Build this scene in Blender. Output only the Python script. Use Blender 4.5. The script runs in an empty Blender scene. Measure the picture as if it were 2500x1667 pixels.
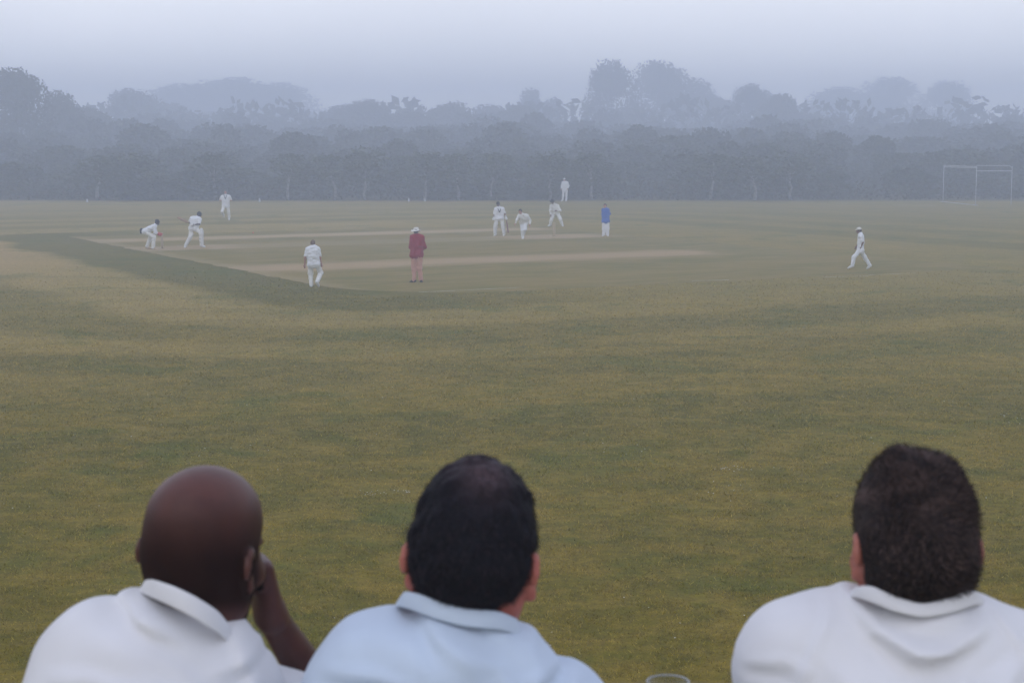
import bpy, math, random
import numpy as np
from mathutils import Vector, Matrix

random.seed(7)
RNG = np.random.default_rng(7)
SC = bpy.context.scene
COL = SC.collection
R = math.radians

# ------------------------------------------------------------------ camera geometry
W0, H0 = 2500.0, 1667.0
F = 4058.0
CAMH = 4.65
PITCH = math.atan((833.5 - 352.0) / F)
TERR = 2.90                      # level of the spectators' terrace above the field


def ray(px, py):
    u = (833.5 - py) / F
    return np.array([(px - 1250.0) / F, math.cos(PITCH) + u * math.sin(PITCH), -math.sin(PITCH) + u * math.cos(PITCH)])


def onground(px, py, z=0.0):
    d = ray(px, py)
    t = (z - CAMH) / d[2]
    return np.array([d[0] * t, d[1] * t, z])


def atdepth(px, py, y):
    d = ray(px, py)
    t = y / d[1]
    return np.array([d[0] * t, y, CAMH + d[2] * t])


# ------------------------------------------------------------------ tagging
def tag(o, label=None, cat=None, group=None, kind=None):
    if label: o['label'] = label
    if cat: o['category'] = cat
    if group: o['group'] = group
    if kind: o['kind'] = kind
    return o


# ------------------------------------------------------------------ mesh helpers
def mkmesh(name, V, faces, mat=None, smooth=True, attrs=None):
    """V (n,3); faces: list of int arrays of shape (m,k)"""
    me = bpy.data.meshes.new(name)
    V = np.asarray(V, np.float32)
    if not isinstance(faces, (list, tuple)):
        faces = [faces]
    faces = [np.asarray(f, np.int32) for f in faces if len(f)]
    nl = sum(f.size for f in faces)
    npol = sum(len(f) for f in faces)
    me.vertices.add(len(V))
    me.vertices.foreach_set('co', V.ravel())
    me.loops.add(nl)
    me.loops.foreach_set('vertex_index', np.concatenate([f.ravel() for f in faces]))
    me.polygons.add(npol)
    tot = np.concatenate([np.full(len(f), f.shape[1], np.int32) for f in faces])
    st = np.concatenate([[0], np.cumsum(tot)[:-1]]).astype(np.int32)
    me.polygons.foreach_set('loop_start', st)
    me.polygons.foreach_set('loop_total', tot)
    me.polygons.foreach_set('use_smooth', np.full(npol, smooth))
    me.update(calc_edges=True)
    for k, a in (attrs or {}).items():
        at = me.attributes.new(k, 'FLOAT', 'POINT')
        at.data.foreach_set('value', np.asarray(a, np.float32))
    if mat: me.materials.append(mat)
    return me


def obj(name, me, parent=None, loc=None):
    o = bpy.data.objects.new(name, me)
    COL.objects.link(o)
    if parent is not None: o.parent = parent
    if loc is not None: o.location = [float(c) for c in loc]
    return o


def empty(name, loc=(0, 0, 0), rz=0.0):
    o = bpy.data.objects.new(name, None)
    COL.objects.link(o)
    o.location = [float(c) for c in loc]
    o.rotation_euler = (0, 0, rz)
    return o


def join(parts):
    """parts: list of (V, [faces])"""
    Vs, Fs, n = [], {}, 0
    for V, fs in parts:
        V = np.asarray(V, float)
        for f in fs:
            f = np.asarray(f, np.int32)
            if len(f): Fs.setdefault(f.shape[1], []).append(f + n)
        Vs.append(V)
        n += len(V)
    return np.concatenate(Vs), [np.concatenate(v) for v in Fs.values()]


def box(c, s, rz=0.0, bev=0.0):
    c = np.asarray(c, float)
    h = np.asarray(s, float) / 2
    if bev <= 0:
        V = np.array([[x, y, z] for x in (-1, 1) for y in (-1, 1) for z in (-1, 1)], float) * h
        Fq = np.array([[0, 1, 3, 2], [4, 6, 7, 5], [0, 4, 5, 1], [2, 3, 7, 6], [0, 2, 6, 4], [1, 5, 7, 3]])
        fs = [Fq]
    else:
        import bmesh
        bm = bmesh.new()
        bmesh.ops.create_cube(bm, size=1.0)
        for v in bm.verts: v.co = Vector((v.co.x * 2 * h[0], v.co.y * 2 * h[1], v.co.z * 2 * h[2]))
        bmesh.ops.bevel(bm, geom=bm.edges[:], offset=bev, segments=2, affect='EDGES')
        bm.verts.index_update()
        V = np.array([v.co[:] for v in bm.verts])
        d = {}
        for f in bm.faces: d.setdefault(len(f.verts), []).append([v.index for v in f.verts])
        fs = [np.array(v) for v in d.values()]
        bm.free()
    if rz:
        ca, sa = math.cos(rz), math.sin(rz)
        V = V @ np.array([[ca, sa, 0], [-sa, ca, 0], [0, 0, 1]])
    return V + c, fs


def tube(pts, rad, seg=8, cap=True):
    pts = np.asarray(pts, float)
    n = len(pts)
    rad = np.full(n, rad, float) if np.isscalar(rad) else np.asarray(rad, float)
    T = np.gradient(pts, axis=0)
    T /= np.linalg.norm(T, axis=1)[:, None] + 1e-9
    up = np.array([0.31, 0.17, 0.93])
    V = []
    for i in range(n):
        a = np.cross(T[i], up if abs(T[i] @ up) < .95 else np.array([1, 0, 0.]))
        a /= np.linalg.norm(a)
        b = np.cross(T[i], a)
        for k in range(seg):
            t = 2 * math.pi * k / seg
            V.append(pts[i] + rad[i] * (math.cos(t) * a + math.sin(t) * b))
    Q = []
    for i in range(n - 1):
        for k in range(seg):
            k2 = (k + 1) % seg
            Q.append([i * seg + k, i * seg + k2, (i + 1) * seg + k2, (i + 1) * seg + k])
    fs = [np.array(Q)]
    if cap:
        fs.append(np.array([list(range(seg))[::-1], list(range((n - 1) * seg, n * seg))]))
    return np.array(V), fs


def lathe(prof, seg=24, c=(0, 0, 0)):
    prof = np.asarray(prof, float)
    n = len(prof)
    V = []
    for r, z in prof:
        for k in range(seg):
            t = 2 * math.pi * k / seg
            V.append([c[0] + r * math.cos(t), c[1] + r * math.sin(t), c[2] + z])
    Q = [[i * seg + k, i * seg + (k + 1) % seg, (i + 1) * seg + (k + 1) % seg, (i + 1) * seg + k] for i in range(n - 1) for k in range(seg)]
    return np.array(V), [np.array(Q)]


# ------------------------------------------------------------------ signed distance modelling (surface nets)
class Sdf:
    def __init__(self): self.ops = []

    def cap(self, a, b, ra, rb=None, k=.03, sub=False):
        self.ops.append(('c', np.asarray(a, float), np.asarray(b, float), ra, ra if rb is None else rb, k, sub))
        return self

    def chain(self, pts, rads, k=.03, sub=False):
        for i in range(len(pts) - 1):
            self.cap(pts[i], pts[i + 1], rads[i], rads[i + 1], k, sub)
        return self

    def ell(self, c, r, M=None, k=.03, sub=False):
        self.ops.append(('e', np.asarray(c, float), np.asarray(r, float), np.eye(3) if M is None else np.asarray(M, float), None, k, sub))
        return self

    def half(self, p, n, k=.01):
        """cut away everything on the side n points to"""
        self.ops.append(('h', np.asarray(p, float), np.asarray(n, float) / np.linalg.norm(n), None, None, k, True))
        return self

    def build(self, res, warp=None):
        lo, hi = [], []
        for o in self.ops:
            if o[-1]: continue
            if o[0] == 'c':
                m = max(o[3], o[4])
                lo.append(np.minimum(o[1], o[2]) - m); hi.append(np.maximum(o[1], o[2]) + m)
            elif o[0] == 'e':
                m = np.sqrt(((o[3] * o[2][:, None]) ** 2).sum(0))
                lo.append(o[1] - m); hi.append(o[1] + m)
        lo = np.min(lo, 0) - 4 * res; hi = np.max(hi, 0) + 4 * res
        n = np.ceil((hi - lo) / res).astype(int) + 1
        ax = [lo[i] + res * np.arange(n[i]) for i in range(3)]
        D = np.full(n, 0.08, np.float32)
        for o in self.ops:
            k = o[5]
            mg = k + 3 * res
            if o[0] == 'c':
                m = max(o[3], o[4]); l = np.minimum(o[1], o[2]) - m; h = np.maximum(o[1], o[2]) + m
            elif o[0] == 'e':
                m = np.sqrt(((o[3] * o[2][:, None]) ** 2).sum(0)); l = o[1] - m; h = o[1] + m
            else:
                l, h = lo, hi
            i0 = np.clip(np.floor((l - mg - lo) / res).astype(int), 0, n - 1)
            i1 = np.clip(np.ceil((h + mg - lo) / res).astype(int) + 1, 1, n)
            if np.any(i1 <= i0): continue
            X = ax[0][i0[0]:i1[0]][:, None, None]; Y = ax[1][i0[1]:i1[1]][None, :, None]; Z = ax[2][i0[2]:i1[2]][None, None, :]
            if o[0] == 'c':
                a, b = o[1], o[2]
                ba = b - a
                L = max(ba @ ba, 1e-12)
                t = np.clip(((X - a[0]) * ba[0] + (Y - a[1]) * ba[1] + (Z - a[2]) * ba[2]) / L, 0, 1)
                d = np.sqrt((X - a[0] - t * ba[0]) ** 2 + (Y - a[1] - t * ba[1]) ** 2 + (Z - a[2] - t * ba[2]) ** 2) - (o[3] + (o[4] - o[3]) * t)
            elif o[0] == 'e':
                c, r, M = o[1], o[2], o[3]
                P = [M[j, 0] * (X - c[0]) + M[j, 1] * (Y - c[1]) + M[j, 2] * (Z - c[2]) for j in range(3)]
                k0 = np.sqrt(sum((P[j] / r[j]) ** 2 for j in range(3)))
                k1 = np.sqrt(sum((P[j] / r[j] ** 2) ** 2 for j in range(3))) + 1e-9
                d = np.where(k0 < 1e-4, -r.min(), k0 * (k0 - 1) / k1)
            else:
                d = -((X - o[1][0]) * o[2][0] + (Y - o[1][1]) * o[2][1] + (Z - o[1][2]) * o[2][2])
            S = D[i0[0]:i1[0], i0[1]:i1[1], i0[2]:i1[2]]
            if o[-1]: d = -d; 
            a_, b_ = (-S, -d) if o[-1] else (S, d)
            h_ = np.maximum(k - np.abs(a_ - b_), 0) / max(k, 1e-6)
            m_ = np.minimum(a_, b_) - h_ * h_ * k * .25
            D[i0[0]:i1[0], i0[1]:i1[1], i0[2]:i1[2]] = -m_ if o[-1] else m_
        if warp is not None:
            D = D + warp(ax[0][:, None, None], ax[1][None, :, None], ax[2][None, None, :])
        return nets(D, lo, res)


def nets(D, lo, res):
    nx, ny, nz = D.shape
    I = D < 0
    c8 = [(i, j, k) for i in (0, 1) for j in (0, 1) for k in (0, 1)]
    cnt = np.zeros((nx - 1, ny - 1, nz - 1), np.int8)
    for i, j, k in c8: cnt += I[i:nx - 1 + i, j:ny - 1 + j, k:nz - 1 + k]
    idx = np.argwhere((cnt > 0) & (cnt < 8))
    vals = np.stack([D[idx[:, 0] + i, idx[:, 1] + j, idx[:, 2] + k] for i, j, k in c8], 1)
    acc = np.zeros((len(idx), 3)); num = np.zeros(len(idx))
    for a in range(8):
        for b in range(a + 1, 8):
            df = [c8[b][q] - c8[a][q] for q in range(3)]
            if sum(abs(q) for q in df) != 1: continue
            va, vb = vals[:, a], vals[:, b]
            m = (va < 0) != (vb < 0)
            t = np.where(m, va / np.where(m, va - vb, 1), 0)
            p = np.array(c8[a], float)[None] + t[:, None] * np.array(df, float)[None]
            acc += p * m[:, None]; num += m
    V = (idx + acc / num[:, None]) * res + lo
    mp = np.full((nx - 1, ny - 1, nz - 1), -1, np.int32)
    mp[idx[:, 0], idx[:, 1], idx[:, 2]] = np.arange(len(idx))
    Q = []
    for axn in range(3):
        o1, o2 = [(1, 2), (2, 0), (0, 1)][axn]
        s0 = [slice(None)] * 3; s1 = [slice(None)] * 3
        s0[axn] = slice(0, -1); s1[axn] = slice(1, None)
        A, B = I[tuple(s0)], I[tuple(s1)]
        e = np.argwhere(A != B)
        e = e[(e[:, o1] > 0) & (e[:, o2] > 0) & (e[:, o1] < D.shape[o1] - 1) & (e[:, o2] < D.shape[o2] - 1)]
        ins = A[e[:, 0], e[:, 1], e[:, 2]]
        q = []
        for d1, d2 in ((-1, -1), (0, -1), (0, 0), (-1, 0)):
            f = e.copy(); f[:, o1] += d1; f[:, o2] += d2
            q.append(mp[f[:, 0], f[:, 1], f[:, 2]])
        q = np.stack(q, 1)
        q[~ins] = q[~ins][:, ::-1]
        Q.append(q)
    Q = np.concatenate(Q)
    Q = Q[(Q >= 0).all(1)]
    return V, Q


def wob(amp, f, seed):
    """a cheap smooth wrinkle field for cloth and hair"""
    rg = np.random.default_rng(seed)
    ks = rg.normal(size=(5, 3)) * f
    ph = rg.uniform(0, 6.28, 5)
    def fn(X, Y, Z):
        s = 0
        for k, p in zip(ks, ph):
            s = s + np.sin(k[0] * X + k[1] * Y + k[2] * Z + p)
        return (amp * .45 * s).astype(np.float32)
    return fn


# ------------------------------------------------------------------ materials
class NT:
    def __init__(self, tree): self.t = tree

    def n(self, typ, _o=None, **kw):
        nd = self.t.nodes.new(typ)
        for k, v in kw.items():
            if k.startswith('_'): setattr(nd, k[1:], v)
        for k, v in kw.items():
            if k.startswith('_'): continue
            key = int(k[1:]) if k[0] == 'i' and k[1:].isdigit() else k.replace('__', ' ')
            s = nd.inputs[key]
            if isinstance(v, bpy.types.NodeSocket): self.t.links.new(v, s)
            else: s.default_value = v
        return nd

    def math(self, op, a, b=0.0, c=0.0):
        return self.n('ShaderNodeMath', _operation=op, i0=a, i1=b, i2=c).outputs[0]

    def mix(self, f, a, b, typ='MIX'):
        nd = self.t.nodes.new('ShaderNodeMix'); nd.data_type = 'RGBA'; nd.blend_type = typ
        for i, v in ((0, f), (6, a), (7, b)):
            s = nd.inputs[i]
            if isinstance(v, bpy.types.NodeSocket): self.t.links.new(v, s)
            else: s.default_value = v if i == 0 else (*v[:3], 1)
        return nd.outputs[2]

    def noise(self, vec, scale, detail=3.0, rough=.55, dist=0.0):
        return self.n('ShaderNodeTexNoise', Vector=vec, Scale=scale, Detail=detail, Roughness=rough, Distortion=dist).outputs[0]

    def ramp(self, fac, stops, interp='LINEAR'):
        nd = self.n('ShaderNodeValToRGB', Fac=fac)
        cr = nd.color_ramp; cr.interpolation = interp
        while len(cr.elements) < len(stops): cr.elements.new(.5)
        for e, (p, c) in zip(cr.elements, stops):
            e.position = p; e.color = (c, c, c, 1) if np.isscalar(c) else (*c[:3], 1)
        return nd.outputs[0]

    def sstep(self, x, a, b):
        nd = self.n('ShaderNodeMapRange', _interpolation_type='SMOOTHSTEP', Value=x)
        nd.inputs['From Min'].default_value = a; nd.inputs['From Max'].default_value = b
        return nd.outputs[0]


def newmat(name):
    m = bpy.data.materials.new(name); m.use_nodes = True
    t = m.node_tree; t.nodes.clear()
    nt = NT(t)
    out = t.nodes.new('ShaderNodeOutputMaterial')
    return m, nt, out


def bsdf(nt, out, color, rough=.8, normal=None, spec=.3, **kw):
    b = nt.n('ShaderNodeBsdfPrincipled', Roughness=rough)
    b.inputs['Specular IOR Level'].default_value = spec
    for s, v in (('Base Color', color), ('Normal', normal)):
        if v is None: continue
        if isinstance(v, bpy.types.NodeSocket): nt.t.links.new(v, b.inputs[s])
        else: b.inputs[s].default_value = (*v[:3], 1)
    for k, v in kw.items(): b.inputs[k.replace('__', ' ')].default_value = v
    nt.t.links.new(b.outputs[0], out.inputs[0])
    return b


def simple(name, c1, c2=None, scale=20, rough=.8, bump=0.0, bscale=None, spec=.3, det=4):
    m, nt, out = newmat(name)
    co = nt.n('ShaderNodeTexCoord').outputs['Object']
    c2 = c2 or tuple(min(1, x * .85) for x in c1)
    col = nt.mix(nt.sstep(nt.noise(co, scale, det), .35, .65), c1, c2)
    nrm = None
    if bump:
        nrm = nt.n('ShaderNodeBump', Strength=1.0, Distance=bump, Height=nt.noise(co, bscale or scale, det)).outputs[0]
    bsdf(nt, out, col, rough, nrm, spec)
    return m


def cloth(name, c, folds=.006, fscale=9):
    m, nt, out = newmat(name)
    co = nt.n('ShaderNodeTexCoord').outputs['Object']
    col = nt.mix(nt.sstep(nt.noise(co, 6, 4), .3, .7), c, tuple(x * .93 for x in c))
    h = nt.noise(co, fscale, 3, .5, .6)
    nrm = nt.n('ShaderNodeBump', Strength=.9, Distance=folds, Height=h).outputs[0]
    w = nt.noise(co, 900, 1)
    nrm = nt.n('ShaderNodeBump', Strength=.25, Distance=.0006, Height=w, Normal=nrm).outputs[0]
    b = bsdf(nt, out, col, .9, nrm, .15)
    b.inputs['Sheen Weight'].default_value = .15
    return m


def skinmat(name, c, c2, rough=.5, tone=None, spec=.4):
    """skin; the point attribute 'tone' blends to the stubble colour, which on the shaved head also paints in shade"""
    m, nt, out = newmat(name)
    co = nt.n('ShaderNodeTexCoord').outputs['Object']
    col = nt.mix(nt.sstep(nt.noise(co, 22, 4), .35, .65), c, c2)
    rg = rough
    if tone:
        a = nt.n('ShaderNodeAttribute', _attribute_name='tone').outputs['Fac']
        col = nt.mix(a, col, tone)
        rg = nt.math('ADD', nt.math('MULTIPLY', a, .35), rough)
    nrm = nt.n('ShaderNodeBump', Strength=.4, Distance=.0008, Height=nt.noise(co, 260, 3)).outputs[0]
    b = nt.n('ShaderNodeBsdfPrincipled')
    if tone: nt.t.links.new(nt.math('MULTIPLY', nt.math('SUBTRACT', 1.0, a), spec), b.inputs['Specular IOR Level'])
    else: b.inputs['Specular IOR Level'].default_value = spec
    nt.t.links.new(col, b.inputs['Base Color']); nt.t.links.new(nrm, b.inputs['Normal'])
    if isinstance(rg, float): b.inputs['Roughness'].default_value = rg
    else: nt.t.links.new(rg, b.inputs['Roughness'])
    b.inputs['Subsurface Weight'].default_value = .08
    b.inputs['Subsurface Radius'].default_value = (.012, .004, .002)
    b.inputs['Subsurface Scale'].default_value = .5
    nt.t.links.new(b.outputs[0], out.inputs[0])
    return m


def hairmat(name, c, c2, rough=.5):
    m, nt, out = newmat(name)
    co = nt.n('ShaderNodeTexCoord').outputs['Object']
    a = nt.n('ShaderNodeAttribute', _attribute_name='tone').outputs['Fac']
    col = nt.mix(nt.math('MULTIPLY', a, 1.0), c, c2)
    h = nt.noise(co, 140, 4)
    nrm = nt.n('ShaderNodeBump', Strength=.7, Distance=.003, Height=h).outputs[0]
    bsdf(nt, out, col, rough, nrm, .05)
    return m


# turf: one colour field, shared by the ground sheet and the grass standing on it
PU = np.array([.876, .481]); PV = np.array([-.481, .876])     # along and across the cricket pitch
SQ_C, SQ_H = (33.6, 65.3), (12.8, 19.1)


def turf_group():
    g = bpy.data.node_groups.new('turf', 'ShaderNodeTree')
    g.interface.new_socket('Color', in_out='OUTPUT', socket_type='NodeSocketColor')
    nt = NT(g)
    out = g.nodes.new('NodeGroupOutput')
    pos = nt.n('ShaderNodeNewGeometry').outputs['Position']
    sx = nt.n('ShaderNodeSeparateXYZ', Vector=pos)
    x, y = sx.outputs[0], sx.outputs[1]
    flat = nt.n('ShaderNodeCombineXYZ', X=x, Y=y).outputs[0]
    u = nt.math('ADD', nt.math('MULTIPLY', x, PU[0]), nt.math('MULTIPLY', y, PU[1]))
    v = nt.math('ADD', nt.math('MULTIPLY', x, PV[0]), nt.math('MULTIPLY', y, PV[1]))
    n1 = nt.math('SUBTRACT', nt.noise(flat, .11, 4), .5)
    n2 = nt.math('SUBTRACT', nt.noise(flat, .9, 3), .5)
    qx = nt.math('MAXIMUM', nt.math('SUBTRACT', nt.math('ABSOLUTE', nt.math('SUBTRACT', u, SQ_C[0])), SQ_H[0]), 0)
    qy = nt.math('MAXIMUM', nt.math('SUBTRACT', nt.math('ABSOLUTE', nt.math('SUBTRACT', v, SQ_C[1])), SQ_H[1]), 0)
    d = nt.math('SQRT', nt.math('ADD', nt.math('MULTIPLY', qx, qx), nt.math('MULTIPLY', qy, qy)))
    dw = nt.math('ADD', d, nt.math('ADD', nt.math('MULTIPLY', n1, 3.4), nt.math('MULTIPLY', n2, .5)))
    # mown rings: 1 = dark, 0 = light
    rings = nt.ramp(nt.math('DIVIDE', dw, 40.0), [(0, .95), (.09, .95), (.115, .1), (.2, .12), (.225, .72), (.29, .72), (.315, .18), (.36, .18), (.385, .68), (.44, .62), (.47, .2), (.52, .25), (.55, .6), (.65, .55), (.7, .3), (.8, .5), (1, .4)])
    rings = nt.math('MULTIPLY', rings, nt.math('SUBTRACT', 1.0, nt.math('MULTIPLY', nt.sstep(u, 21, 31), nt.math('SUBTRACT', .84, nt.math('MULTIPLY', nt.sstep(dw, 4.0, 6.5), .80)))))
    st = nt.n('ShaderNodeCombineXYZ', X=nt.math('MULTIPLY', nt.math('ADD', x, nt.math('MULTIPLY', y, .25)), .34), Y=y).outputs[0]
    near = nt.math('SUBTRACT', 1.0, nt.math('MULTIPLY', nt.sstep(y, 36, 58), .70))
    # big patches of dry and lush turf
    p1 = nt.sstep(nt.noise(flat, .07, 5, .6), .36, .66)
    p2 = nt.sstep(nt.noise(flat, .42, 5, .65), .38, .66)
    p3 = nt.sstep(nt.noise(flat, 2.2, 5, .7), .38, .64)
    green = nt.mix(p2, (.120, .110, .003), (.155, .130, .004))
    dry = nt.mix(p2, (.220, .155, .014), (.270, .185, .024))
    m = nt.math('ADD', nt.math('MULTIPLY', p1, .34), nt.math('ADD', nt.math('MULTIPLY', p2, .26), nt.math('MULTIPLY', p3, .30)))
    col = nt.mix(m, green, dry)
    # mowing tints the grass
    col = nt.mix(nt.math('MULTIPLY', rings, .82), col, (.080, .080, .004))
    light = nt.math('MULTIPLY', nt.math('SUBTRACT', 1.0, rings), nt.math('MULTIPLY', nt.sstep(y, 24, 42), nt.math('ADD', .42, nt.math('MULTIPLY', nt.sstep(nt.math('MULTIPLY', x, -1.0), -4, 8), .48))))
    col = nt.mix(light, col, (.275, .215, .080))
    # bleached, brownish corner beyond the ring, left of the square
    bl = nt.math('MULTIPLY', nt.sstep(nt.math('MULTIPLY', x, -1.0), 13, 22), nt.math('MULTIPLY', nt.sstep(y, 46, 56), nt.math('SUBTRACT', 1.0, nt.sstep(y, 74, 92))))
    bl = nt.math('MULTIPLY', bl, nt.math('MULTIPLY', nt.math('SUBTRACT', 1.0, nt.math('MULTIPLY', rings, .95)), .8))
    col = nt.mix(bl, col, (.34, .24, .115))
    # leaf litter under the trees
    col = nt.mix(nt.sstep(y, 136.8, 138.6), col, (.045, .040, .026))
    # fine grain
    # broken, blotchy sward: straw, moss and clover patches
    b1 = nt.sstep(nt.noise(st, .30, 4, .65, .3), .42, .60)
    col = nt.mix(nt.math('MULTIPLY', nt.math('MULTIPLY', b1, near), .34), col, (.062, .070, .004))
    b2 = nt.sstep(nt.noise(st, .55, 4, .7, .2), .52, .66)
    col = nt.mix(nt.math('MULTIPLY', nt.math('MULTIPLY', b2, near), .28), col, (.27, .20, .030))
    p4 = nt.sstep(nt.noise(flat, 1.1, 6, .75, .4), .42, .62)
    p5 = nt.sstep(nt.noise(flat, .33, 5, .7, .5), .50, .68)
    col = nt.mix(nt.math('MULTIPLY', nt.math('MULTIPLY', p4, near), .36), col, (.285, .210, .046))
    col = nt.mix(nt.math('MULTIPLY', p5, .55), col, (.070, .098, .008))
    gr = nt.sstep(nt.noise(flat, 30, 4, .75), .25, .75)
    g2 = nt.sstep(nt.noise(flat, 6.5, 4, .7), .28, .72)
    k = nt.math('ADD', .52, nt.math('ADD', nt.math('MULTIPLY', gr, .52), nt.math('MULTIPLY', g2, .44)))
    col = nt.mix(1.0, col, nt.n('ShaderNodeCombineColor', Red=k, Green=k, Blue=k).outputs[0], 'MULTIPLY')
    col = nt.mix(1.0, col, (1.14, 1.07, .80), 'MULTIPLY')
    nt.t.links.new(col, out.inputs[0])
    return g


TURF = turf_group()


def mat_ground():
    m, nt, out = newmat('turf')
    g = nt.t.nodes.new('ShaderNodeGroup'); g.node_tree = TURF
    pos = nt.n('ShaderNodeNewGeometry').outputs['Position']
    h = nt.noise(pos, 30, 4, .7)
    nrm = nt.n('ShaderNodeBump', Strength=.7, Distance=.03, Height=h).outputs[0]
    bsdf(nt, out, g.outputs[0], .95, nrm, .1)
    return m


def mat_blade():
    m, nt, out = newmat('grass_blade')
    g = nt.t.nodes.new('ShaderNodeGroup'); g.node_tree = TURF
    a = nt.n('ShaderNodeAttribute', _attribute_name='tone').outputs['Fac']
    col = nt.mix(nt.ramp(a, [(0, 0), (.72, 0), (1, .75)]), g.outputs[0], (.36, .27, .07))
    k = nt.ramp(a, [(0, .8), (.5, 1.45), (1, 1.7)])
    col = nt.mix(1.0, col, k, 'MULTIPLY')
    d1 = nt.n('ShaderNodeBsdfDiffuse', Color=col); d2 = nt.n('ShaderNodeBsdfTranslucent', Color=col)
    ms = nt.t.nodes.new('ShaderNodeMixShader'); ms.inputs[0].default_value = .4
    nt.t.links.new(d1.outputs[0], ms.inputs[1]); nt.t.links.new(d2.outputs[0], ms.inputs[2]); nt.t.links.new(ms.outputs[0], out.inputs[0])
    return m


def mat_square():
    m, nt, out = newmat('close_mown_turf')
    pos = nt.n('ShaderNodeNewGeometry').outputs['Position']
    sx = nt.n('ShaderNodeSeparateXYZ', Vector=pos)
    x, y = sx.outputs[0], sx.outputs[1]
    u = nt.math('ADD', nt.math('MULTIPLY', x, PU[0]), nt.math('MULTIPLY', y, PU[1]))
    v = nt.math('ADD', nt.math('MULTIPLY', x, PV[0]), nt.math('MULTIPLY', y, PV[1]))
    uv = nt.n('ShaderNodeCombineXYZ', X=nt.math('MULTIPLY', u, .35), Y=v).outputs[0]
    wn = nt.math('SUBTRACT', nt.noise(uv, .7, 5, .65), .5)
    def strip(v0, v1, u0, u1, soft, ws=1.4):
        soft = soft * 1.3
        vv = nt.math('ADD', v, nt.math('MULTIPLY', wn, ws)); uu = nt.math('ADD', u, nt.math('MULTIPLY', wn, 4.0))
        a = nt.math('MULTIPLY', nt.sstep(vv, v0 - soft, v0 + soft), nt.math('SUBTRACT', 1.0, nt.sstep(vv, v1 - soft, v1 + soft)))
        b = nt.math('MULTIPLY', nt.sstep(uu, u0 - .5, u0 + .5), nt.math('SUBTRACT', 1.0, nt.sstep(uu, u1 - .8, u1 + .8)))
        return nt.math('MULTIPLY', a, b)
    ns = nt.noise(uv, 1.3, 5, .65)
    n2 = nt.sstep(nt.noise(uv, .35, 4), .35, .65)
    col = nt.mix(n2, (.150, .132, .018), (.215, .160, .032))
    col = nt.mix(nt.sstep(ns, .4, .7), col, (.25, .175, .045))
    dirt = (.40, .275, .14)
    col = nt.mix(nt.math('MULTIPLY', strip(57.6, 61.0, 20.5, 42, 1.0, 2.2), .75), col, dirt)
    col = nt.mix(nt.math('MULTIPLY', strip(78.6, 81.2, 20.5, 46, .7, 1.2), .70), col, (.44, .32, .17))
    col = nt.mix(nt.math('MULTIPLY', strip(71.2, 74.4, 20.5, 46, .4, .8), .45), col, (.32, .25, .12))
    # worn ends of the pitch in use
    col = nt.mix(nt.math('MULTIPLY', strip(71.3, 74.4, 20.7, 25.5, .4), .6), col, dirt)
    col = nt.mix(nt.math('MULTIPLY', strip(71.3, 74.4, 39.5, 45, .4), .6), col, dirt)
    # pale edge of the square
    eu = nt.math('SUBTRACT', 1.0, nt.sstep(nt.math('ADD', u, nt.math('MULTIPLY', wn, .5)), SQ_C[0] - SQ_H[0] + .25, SQ_C[0] - SQ_H[0] + 1.1))
    col = nt.mix(nt.math('MULTIPLY', eu, .40), col, (.33, .25, .12))
    gr = nt.math('ADD', .7, nt.math('MULTIPLY', nt.noise(pos, 9, 4, .7), .6))
    col = nt.mix(1.0, col, nt.n('ShaderNodeCombineColor', Red=gr, Green=gr, Blue=gr).outputs[0], 'MULTIPLY')
    bsdf(nt, out, col, .95, None, .1)
    return m


M = {}
M['white'] = cloth('white_flannel', (.74, .75, .76))
M['cream'] = cloth('cream_flannel', (.72, .71, .66))
M['shirtA'] = cloth('white_cotton', (.69, .68, .69), .004, 7)
M['shirtB'] = cloth('pale_blue_cotton', (.53, .61, .72), .004, 7)
M['shirtC'] = cloth('white_jersey', (.70, .69, .70), .004, 5)
M['red'] = cloth('maroon_wool', (.27, .022, .040))
M['salmon'] = cloth('salmon_cotton', (.52, .28, .205))
M['blue'] = cloth('bright_blue_cotton', (.035, .12, .46))
M['navy'] = cloth('navy_cloth', (.018, .02, .035))
M['charcoal'] = cloth('charcoal_cloth', (.03, .03, .035))
M['denim'] = cloth('dark_denim', (.03, .04, .07))
M['hat'] = cloth('cream_hat_felt', (.66, .64, .58))
M['leather_white'] = simple('white_leather', (.72, .72, .70), (.60, .60, .58), 40, .6)
M['leather_black'] = simple('black_leather', (.02, .02, .02), (.035, .03, .03), 40, .5)
M['leather_tan'] = simple('tan_sole_leather', (.55, .42, .26), None, 40, .6)
M['coral'] = simple('coral_glove_leather', (.62, .10, .085), (.5, .07, .06), 40, .6)
M['ball'] = simple('orange_red_leather', (.75, .12, .05), (.6, .08, .04), 60, .4)
M['willow'] = simple('worn_willow', (.34, .22, .13), (.26, .165, .10), 15, .5)
M['redwood'] = simple('red_brown_bat_face', (.23, .055, .04), (.17, .04, .035), 15, .5)
M['grip'] = simple('black_rubber_grip', (.02, .02, .022), None, 50, .7)
M['stump'] = simple('pale_ash_wood', (.55, .45, .30), (.46, .37, .24), 15, .6)
M['skin_l'] = skinmat('fair_skin', (.46, .24, .17), (.40, .19, .13))
M['skin_b'] = skinmat('brown_skin', (.20, .105, .068), (.165, .085, .055))
M['skin_d'] = skinmat('dark_skin', (.050, .026, .020), (.042, .022, .017))
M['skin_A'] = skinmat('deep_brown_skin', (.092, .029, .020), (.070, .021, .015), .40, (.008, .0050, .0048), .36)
M['skin_B'] = skinmat('ruddy_skin', (.42, .135, .10), (.36, .10, .075), .5, (.34, .30, .29))
M['skin_C'] = skinmat('tanned_skin', (.36, .125, .09), (.30, .095, .07), .5, (.06, .04, .035))
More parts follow.
